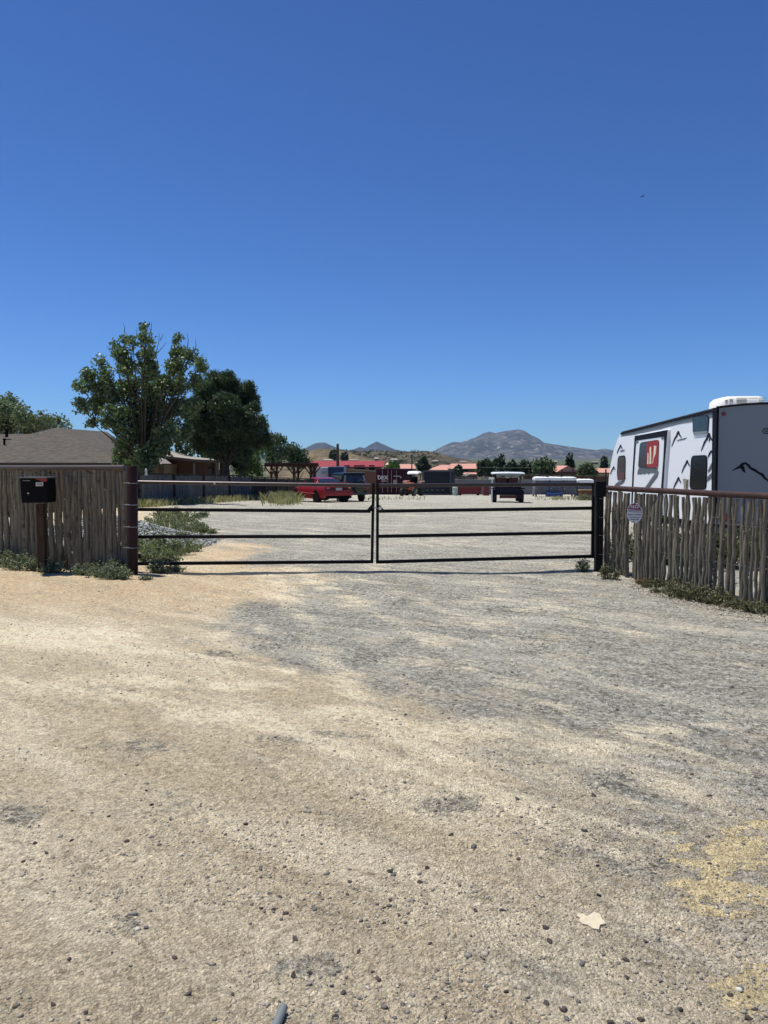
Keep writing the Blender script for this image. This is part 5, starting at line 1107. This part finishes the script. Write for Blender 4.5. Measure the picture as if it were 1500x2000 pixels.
far_house('pink gabled house above the long brown board wall', 1088, 1134, 921.5, 1108, 1110, 909.5, 115, 12, PINK, simple('brown_far_wall', (.14, .075, .045), .9), 935, gable=True)
far_house('second pink roof half hidden by the gabled one', 1090, 1110, 914, 1094, 1106, 910, 140, 8, PINK, WTN, 925)
far_house('pink roof at the trailer nose', 1160, 1215, 923, 1166, 1215, 914.5, 112, 10, PINK, simple('cream_wall', (.45, .36, .24), .9), 935)
for k, (a, yy, w, Yk) in enumerate(((905, 903, 14, 420), (770, 898, 16, 420), (735, 896, 10, 500), (850, 901, 14, 380), (1085, 902, 9, 420), (1165, 903, 10, 420), (980, 911, 8, 200), (820, 904, 14, 300), (690, 899, 22, 260), (640, 899, 20, 260))):
    far_house(['small distant house at the far edge of the long pink roof', 'distant grey roofed house on the scrub slope', 'tiny distant house below the blue peak', 'distant brown house left of the pink gable', 'distant pale house above the broad green tree', 'distant pale house above the trailer nose tree', 'tiny cream house between the cypress and the dark tree', 'distant dim house behind the pink houses', 'dim distant house behind the red roof on its right half', 'dim distant house behind the red roof on its left half'][k], a-w/2, a+w/2, yy, a-w*.3, a+w*.3, yy-2.6, Yk, 9, simple('far_roof_%s' % 'abcdefghij'[k], random.choice(((.2, .16, .13), (.32, .27, .22), (.25, .2, .17))), .9), WTN, yy+4)
# utility poles
UPW = wood('pole_wood', (.05, .035, .025), (.09, .065, .05))
def pole(label, x, yt, Y, r, arm=True):
    q = at(x, yt, Y); o = thing('utility_pole', label, 'pole', (q.x, Y, float(tz(q.x, Y)))); m = MB(); m.tube([(q.x, Y, float(tz(q.x, Y))-.3), tuple(q)], [r*1.2, r*.85], 8); m.build('pole', UPW, o, smooth=40)
    if arm: m = MB(); m.box((q.x+.3*r*4, Y-.1, q.z-.25), (r*9, .12, .22)); m.build('crossarm', UPW, o)
pole('dark utility pole rising over the red metal roof', 659.5, 867, 100, .2, False)
pole('thin pole behind the maroon container', 804.5, 889, 160, .13, False)
pole('thin grey pole standing by the slate container top', 826, 921, 69, .05, False)
# long thin wire between the far trees
m = MB(); m.tube([at(935, 912.5, 110), at(985, 913.8, 110), at(1040, 913.5, 110)], .02, 4); tag(m.build('power_line', simple('wire_green', (.12, .16, .12), .6), loc=at(935, 912.5, 110)), 'thin power line crossing before the dark trees', 'power line')
# bird
q = at(1254, 384, 45); m = MB()
m.lathe([(.0, -.13), (.025, -.09), (.04, 0), (.03, .07), (.012, .11), (.03, .15)], (0, 0, 0), 'X', 8); bd = thing('bird', 'tiny dark bird flying alone high in the blue sky', 'bird', q, R(20)); bd.scale = (.7, .7, .7)
m.build('body', simple('dark_plumage', (.03, .03, .035), .8), bd, smooth=60, local=True); m = MB()
for s in (1, -1): m.prism([(-.03, s*.02, .02), (.05, s*.02, .02), (.04, s*.2, .08), (.0, s*.33, .04), (-.05, s*.18, .07)], (0, 0, .006))
m.build('wings', bpy.data.materials['dark_plumage'], bd, local=True)
# ---------------------------------------------------------------- travel trailer
TA, TB = at(1399, 795, 16.5), at(1213, 843, 25.4)
SP = Plane((TA.x, TA.y), (TB.x, TB.y))
side_n = SP.n if SP.n.x < 0 else -SP.n; SP.n = side_n
WID = 2.45; inn = -side_n*WID
tl = thing('travel_trailer', 'white and grey travel trailer with black mountain graphics behind the right fence', 'trailer', (TA.x, TA.y, float(tz(TA.x, TA.y))))
SW = simple('trailer_skin', (.88, .90, .925), .35, 0, .03, .8, .5); RW = simple('grey_rear_skin', (.178, .203, .235), .35, 0, .04, .6)
def sidep(a, b, o=0.): return SP.hit(a, b, o)
outline = [(1399, 797), (1213, 844.5), (1206, 858), (1199, 878), (1193, 905), (1189, 935), (1187.5, 962), (1189, 985), (1196, 993), (1215, 992), (1340, 1015), (1395, 1025)]
P3 = [sidep(a, b) for a, b in outline]
for q_ in (0, -1): P3[q_] = Vector((TA.x, TA.y, P3[q_].z))
m = MB(); n_ = len(P3); V = P3+[p_+inn for p_ in P3]
m.add(V, [tuple(range(n_)), tuple(reversed(range(n_, 2*n_)))]); m.cur = 0
for i in range(n_):
    j = (i+1) % n_; m.cur = 1 if j == 0 else 0; m.f.append((i, j, j+n_, i+n_)); m.mi.append(m.cur)
m.build('body', [SW, RW], tl)
# arched roof
m = MB(); k_ = 9; ends = []
for (a, b, ex) in ((1399, 797, .04), (1213, 844.5, .06)):
    c = sidep(a, b); d = (TB-TA); d.z = 0; d.normalize(); c = c+d*ex
    ends.append([c+(-side_n)*(WID*(q/(k_-1))*1.02-.025)+Vector((0, 0, .012+.085*math.sin(math.pi*q/(k_-1))**.9)) for q in range(k_)])
V = ends[0]+ends[1]; m.add(V, [(q, q+1, q+1+k_, q+k_) for q in range(k_-1)]+[tuple(range(k_)), tuple(range(k_, 2*k_))]+[(0, k_, 2*k_-1, k_-1)])
rfm = m.build('roof', simple('roof_membrane', (.80, .80, .78), .5, 0, .03), tl, smooth=50)
DT = simple('dark_trim', (.007, .008, .012), .6, spec=.12); BND = simple('grey_band', (.13, .145, .15), .45)
def panel(name, poly, mat, off, th, parent=tl, smooth=0):
    m = MB(); ps = [sidep(a, b, off) for a, b in poly]; m.prism(ps, -side_n*th); return m.build(name, mat, parent, smooth)
panel('roof_trim', [(1400, 797), (1213, 844.5), (1211, 848), (1214, 848.8), (1300, 826.8), (1400, 803)], DT, .02, .02)
panel('grey_band', [(1399, 803), (1300, 827.2), (1214, 849.2), (1212, 852.5), (1228, 850.5), (1255, 846), (1290, 838.5), (1305, 834), (1325, 828.5), (1351, 824), (1382, 817.5), (1399, 813)], BND, .006, .006)
m = MB(); m.prism([sidep(1391.5, 798, .012), sidep(1399.5, 796, .012), sidep(1395.5, 1025, .012), sidep(1388.5, 1024, .012)], -side_n*.012); 
rd = Plane((TA.x, TA.y), (TA.x-side_n.x, TA.y-side_n.y))            # rear wall plane
rd.n = rd.n if rd.n.y < 0 else -rd.n
m.prism([rd.hit(1399, 796, .012), rd.hit(1404.5, 796, .012), rd.hit(1400, 1026, .012), rd.hit(1394.5, 1026, .012)], -rd.n*.012); m.build('corner_trim', DT, tl)
def rp(a, b, o=0.): return rd.hit(a, b, o)
def rpanel(name, poly, mat, off, th, parent=tl):
    m = MB(); m.prism([rp(a, b, off) for a, b in poly], -rd.n*th); return m.build(name, mat, parent)
# rear crown and trim
c0 = sidep(1399, 797); N_ = 9; low = [c0+(-side_n)*WID*q/(N_-1) for q in range(N_)]; hi = [p_+Vector((0, 0, .014+.085*math.sin(math.pi*q/(N_-1))**.9)) for q, p_ in enumerate(low)]
m = MB()
for q in range(N_-1): m.prism([low[q]+rd.n*.004, low[q+1]+rd.n*.004, hi[q+1]+rd.n*.004, hi[q]+rd.n*.004], -rd.n*.03)
m.build('rear_crown', RW, tl)
m = MB(); m.tube([p_+rd.n*.012 for p_ in hi], .028, 6); m.build('rear_roof_trim', DT, tl, smooth=50)
def rounded(a, b, c, d, r=.18, k=4):
    qs = [Vector((*q, 0)) for q in (a, b, c, d)]; out = []
    for i in range(4):
        p0, p1, p2 = qs[i-1], qs[i], qs[(i+1) % 4]; u1 = p1+(p0-p1)*r; u2 = p1+(p2-p1)*r
        for t_ in np.linspace(0, 1, k): out.append(tuple(((1-t_)**2*u1+2*(1-t_)*t_*p1+t_**2*u2)[:2]))
    return out
def window(poly, inset, mat=GLASS, label=None):
    f = panel('window', poly, DT, .018, .02); c = Vector((sum(p_[0] for p_ in poly)/len(poly), sum(p_[1] for p_ in poly)/len(poly)))
    panel('pane', [tuple(c+(Vector(p_)-c)*inset) for p_ in poly], mat, .022, .006, f); return f
window(rounded((1352.5, 813), (1384.5, 811), (1382, 847), (1353, 849)), .93, simple('bunk_glass', (.03, .045, .055), .2, 0, .2, 3., .12))
panel('window_shade', [(1353, 843.5), (1382, 842), (1379, 846.8), (1355, 849.5)], simple('grey_film', (.22, .25, .25), .5), .026, .003)
window(rounded((1349.5, 890), (1381, 888.5), (1378.5, 957), (1346, 956)), .94, simple('black_glass', (.003, .003, .004), .2, 0, .2, 3., .12))
window(rounded((1206.3, 891), (1221.5, 889), (1220.5, 938), (1204.2, 935), .25), .9, simple('brown_glass', (.035, .034, .03), .2, 0, .2, 3., .12))
panel('painted_reflection', [(1204.6, 924), (1219.5, 922), (1219, 937), (1206, 938)], simple('reddish_reflection_paint', (.10, .025, .022), .3), .0235, .002)  # reddish reflection painted over the lower front window
# slide-out
so_ = panel('slide_out', [(1239.5, 851.5), (1303.3, 839.5), (1298, 900), (1292, 1006), (1232, 996), (1235, 925)], SW, .085, .085)
bl_ = DT
for poly in ([(1239.5, 851.5), (1303.3, 839.5), (1297, 852.5), (1240.5, 861)], [(1303.3, 839.5), (1297.5, 851), (1295, 900), (1287, 1005), (1292, 1006), (1298, 900)], [(1239.5, 851.5), (1242.3, 861), (1238, 925), (1235, 996.5), (1232, 996), (1235, 925)]):
    panel('slide_trim', poly, DT, .092, .009, so_)
panel('slide_bracket', [(1241, 862), (1246.5, 861), (1246, 865.5), (1241, 866.5)], BND, .095, .008, so_); panel('slide_bracket', [(1291, 853.5), (1297, 852.5), (1296.5, 857.5), (1291.5, 858)], BND, .095, .008, so_)
sw_ = panel('slide_window', rounded((1249.8, 864.5), (1286.5, 858.5), (1284.5, 913.5), (1245.8, 914), .12), DT, .10, .016)
panel('slide_pane', rounded((1250.6, 866), (1263.2, 863.6), (1262, 912), (1247, 912.8), .1), simple('blue_grey_glass', (.03, .038, .045), .2, 0, .2, 3., .12), .104, .006, sw_)
cu = panel('curtain', rounded((1263, 863.5), (1286.2, 859), (1284.3, 912.6), (1262.4, 912.6), .09), simple('red_curtain', (.30, .018, .028), .8), .106, .008, sw_)
CRM = simple('cream_cloth', (.72, .62, .46), .8)
for poly in ([(1268.4, 874), (1271.5, 872), (1272, 890), (1271.6, 906.2), (1268, 906.5), (1268.8, 890)], [(1277.3, 870), (1282, 871.5), (1280.5, 886), (1276.4, 896), (1275, 905.5), (1273.6, 905.5), (1275.8, 892)], [(1264.6, 884), (1266.8, 886), (1266.6, 898), (1266.4, 906.4), (1263.6, 906.4), (1264.4, 895)]):
    panel('curtain_stripe', poly, CRM, .110, .003, cu)
panel('slide_grey_panel', [(1246.5, 915), (1284, 914), (1284.3, 920), (1281, 924.5), (1269.5, 924), (1267, 927), (1264, 924), (1258, 926.5), (1254.5, 924.8), (1253.5, 926.6), (1244.5, 926.5)], simple('panel_grey', (.10, .115, .12), .5), .091, .004, so_)  # flat grey shape with a ragged lower edge below the slide window
# stripes and mountain graphics
def stroke(pts, w, off=.008, mk=None, nrm=None):
    out = []
    for i, p_ in enumerate(pts):
        a = Vector(pts[max(i-1, 0)]); b = Vector(pts[min(i+1, len(pts)-1)]); d = (b-a).normalized(); nn = Vector((-d.y, d.x)); ww = w[i] if isinstance(w, (list, tuple)) else w
        out.append((Vector(p_)+nn*ww/2, Vector(p_)-nn*ww/2))
    return [tuple(q[0]) for q in out]+[tuple(q[1]) for q in reversed(out)]
def gfx(polys, mat, off=.008):
    for k, poly in enumerate(polys):
        m = MB(); m.prism([sidep(a, b, off+k*.0007) for a, b in poly], -side_n*(off+k*.0007-.001)); m.build('mountain_graphic', mat, tl)
def peak(x, y, s=1.):
    return stroke([(x-13*s, y+30*s), (x-9*s, y+20*s), (x-7*s, y+15*s), (x-3*s, y+9*s), (x-1*s, y+3*s), (x, y)], [.8*s, 2.*s, 2.6*s, 3.2*s, 2.8*s, 2.*s]), stroke([(x, y), (x+1.8*s, y+6*s), (x+6*s, y+13*s)], [2.6*s, 2.4*s, 1.*s])
Q = []
Q += [*peak(1324.5, 842), [(1321, 860), (1340, 855), (1341, 854.2), (1337, 857.5), (1325, 860.2)]]
Q += [*peak(1384, 846, 1.15), stroke([(1384, 846), (1386, 856), (1384, 862)], [2, 2, 1.2])]
Q += [*peak(1341.5, 899, .82)]; Q += [*peak(1324.5, 932, .8)]
Q += [stroke([(1382, 893), (1385, 886), (1388.5, 880.5), (1391, 884.5), (1394, 885)], [1, 2.2, 2.4, 2.6, 1.4])]
Q += [*peak(1211.6, 869, .55), stroke([(1211, 881), (1219, 879)], 1.4), *peak(1198, 911, .5)]
Q += [[(1376, 978), (1388, 966), (1393, 965), (1393, 975), (1384, 984)]]
gfx(Q, DT)
STG = simple('slate_stripe', (.09, .10, .105), .45)
gfx([[(1381, 941), (1394, 930), (1394.5, 918.5), (1381.5, 931)], [(1382.3, 919), (1386, 911), (1389.5, 904), (1393, 907), (1394.6, 910), (1383, 923)], [(1200, 950), (1208.5, 943), (1222.5, 932), (1218, 943), (1206, 951)], [(1197, 953), (1203, 944), (1209, 940), (1205, 947), (1200, 953)]], STG, .0085)
panel('slide_stripe', [(1262, 953), (1273, 938), (1287, 921), (1284, 932), (1274, 945), (1268, 954)], STG, .0905, .004, so_)
panel('slide_stripe', [(1258, 954), (1266, 943), (1272, 934), (1281, 922), (1285, 919), (1285.5, 921), (1265, 949)], BND, .0925, .005, so_)
panel('vent_hood', [(1333.5, 936), (1337, 934.5), (1341, 936.5), (1340, 943), (1339, 955), (1335.5, 955), (1334.8, 944)], simple('tan_plastic', (.30, .25, .19), .5), .05, .05)
panel('bunk_latch', [(1334, 966), (1344, 968), (1344, 974), (1336, 975)], WHITE, .03, .03)
# rear face
rpanel('rear_graphic', stroke([(1430, 919.5), (1437, 916), (1445, 912), (1450, 907), (1456, 904.5), (1462, 909), (1466, 914.5), (1473, 917.5), (1482, 923.5), (1489, 927), (1494, 934), (1501, 939), (1508, 942)], [.8, 2.5, 5, 6, 4, 5, 4.5, 5, 4, 5.5, 4, 3.5, 2]), DT, .008, .007)
rpanel('rear_graphic', [(1446, 913), (1452, 910), (1454.5, 914), (1455, 920), (1457.5, 924), (1451, 921)], DT, .0095, .008)
rpanel('marker_light', [(1414.5+4*math.cos(a)*.98, 808.5+4*math.sin(a)) for a in np.linspace(0, 2*math.pi, 15)[:-1]], simple('red_marker', (.16, .006, .012), .3), .03, .03)
lg = MB(); lg.prism([rp(a, b, .010) for a, b in stroke([(1508, 836.5), (1495, 836.5), (1490.5, 839.5), (1490, 843), (1493, 846.5), (1508, 847)], 1.5)], -rd.n*.009); lg.prism([rp(a, b, .012) for a, b in stroke([(1508, 840.2), (1496, 840.4), (1494.5, 843), (1508, 843.5)], 1.)], -rd.n*.0105); lg.build('badge', DT, tl)
rpanel('tail_light', [(1412, 1003), (1421, 1003), (1421, 1018), (1412, 1018)], simple('red_tail_lens', (.25, .015, .02), .3), .03, .03)
m = MB(); m.prism([rp(a, b, .10) for a, b in ((1398, 1030), (1560, 1038), (1560, 1050), (1398, 1042))], -rd.n*.10); m.build('bumper', simple('bumper_steel', (.12, .12, .12), .5), tl)
# underside
gt = float(tz(TA.x, 20)); fl = sidep(1396, 1024).z
dr = (TB-TA); dr.z = 0; Lt = dr.length; dr.normalize()
base = Vector((TA.x, TA.y, 0)); 
m = MB()
for w_ in (.5, 1.95):
    a = base+(-side_n)*w_+Vector((0, 0, fl-.12)); b = a+dr*(Lt-.6); m.tube([a, b], .07, 4, sq=True)
m.build('chassis', DT, tl)
for f in (.50, .61):
    for w_ in (.16, WID-.16):
        c = base+dr*(Lt*f)+(-side_n)*w_; wh = bpy.data.objects.new('wheel', None); COL.objects.link(wh); wh.parent = tl; g_ = float(tz(c.x, c.y)); wh.location = Vector((c.x, c.y, g_+.36))-tl.location; wh.rotation_euler.z = math.atan2(dr.y, dr.x)
        m = MB(); m.lathe([(.2, -.1), (.34, -.1), (.36, -.06), (.36, .06), (.34, .1), (.2, .1)], (0, 0, 0), 'Y', 20); m.build('tyre', TYRE, wh, smooth=40, local=True)
        m = MB(); m.lathe([(.21, -.07), (.21, .07)], (0, 0, 0), 'Y', 16); m.build('rim', CHROME, wh, local=True)
for f, w_ in ((.06, .3), (.06, WID-.3), (.9, .3), (.9, WID-.3)):
    c = base+dr*(Lt*f)+(-side_n)*w_; g_ = float(tz(c.x, c.y)); m = MB(); m.tube([(c.x, c.y, g_), (c.x, c.y, fl-.05)], .03, 6); m.box((c.x, c.y, g_+.02), (.25, .25, .04)); m.build('stabiliser_jack', DT, tl)
# rooftop air conditioner
ac0 = at(1438, 800, 18.0); acz = sidep(1399, 797).z+.075
acg = bpy.data.objects.new('air_conditioner', None); COL.objects.link(acg); acg.parent = tl; acg.location = Vector((ac0.x, ac0.y, acz))-tl.location; acg.rotation_euler.z = math.atan2(-dr.x, dr.y); acg.scale = (.86, .86, .86)
m = MB(); secs = []
for z_, w_, l_, sh_ in ((0, .64, .52, 0), (.10, .64, .52, 0), (.22, .62, .5, 0), (.30, .56, .46, .03), (.335, .46, .40, .06)):
    ring_ = []
    for k in range(24):
        a = 2*math.pi*k/24; ca, sa = math.cos(a), math.sin(a); e_ = .35
        ring_.append((math.copysign(abs(ca)**e_, ca)*w_+sh_, math.copysign(abs(sa)**e_, sa)*l_, z_))
    secs.append(ring_)
V = [q for r_ in secs for q in r_]; m.add(V, [(i*24+k, i*24+(k+1) % 24, (i+1)*24+(k+1) % 24, (i+1)*24+k) for i in range(4) for k in range(24)]+[tuple(range(24)), tuple(range(96, 120))]); m.build('shroud', simple('ac_white', (.80, .78, .73), .5, 0, .03), acg, smooth=45, local=True)
m = MB()
for (xa, xb, rows_) in ((-.15, .12, 6), (.16, .40, 2), (.44, .66, 4)):
    for k in range(rows_): m.box(((xa+xb)/2-.04, -.512, .10+k*(.17/max(rows_-1, 1))), (xb-xa, .03, .012))
for k in range(5): m.box((-.33, -.50, .10+k*.035), (.09, .04, .012)); m.box((-.45, -.49, .08+k*.035), (.07, .04, .012))
m.build('louvre', simple('louvre_shadow', (.20, .19, .17), .7), acg, local=True)  # slats coloured dark for the shade between them

# ---------------------------------------------------------------- air
hz = MB(); hz.box((0, 4600, 240), (20000, 10400, 600)); 
hm = bpy.data.materials.new('air'); hm.use_nodes = True; hm.node_tree.nodes.clear()
ho = hm.node_tree.nodes.new('ShaderNodeOutputMaterial'); pv = hm.node_tree.nodes.new('ShaderNodeVolumePrincipled')
pv.inputs['Color'].default_value = (.50, .70, 1., 1); pv.inputs['Density'].default_value = 5e-5; pv.inputs['Anisotropy'].default_value = .2
hm.node_tree.links.new(pv.outputs[0], ho.inputs['Volume'])
tag(hz.build('haze', hm), 'thin blue air between the yard and the mountains', 'haze', kind='stuff')
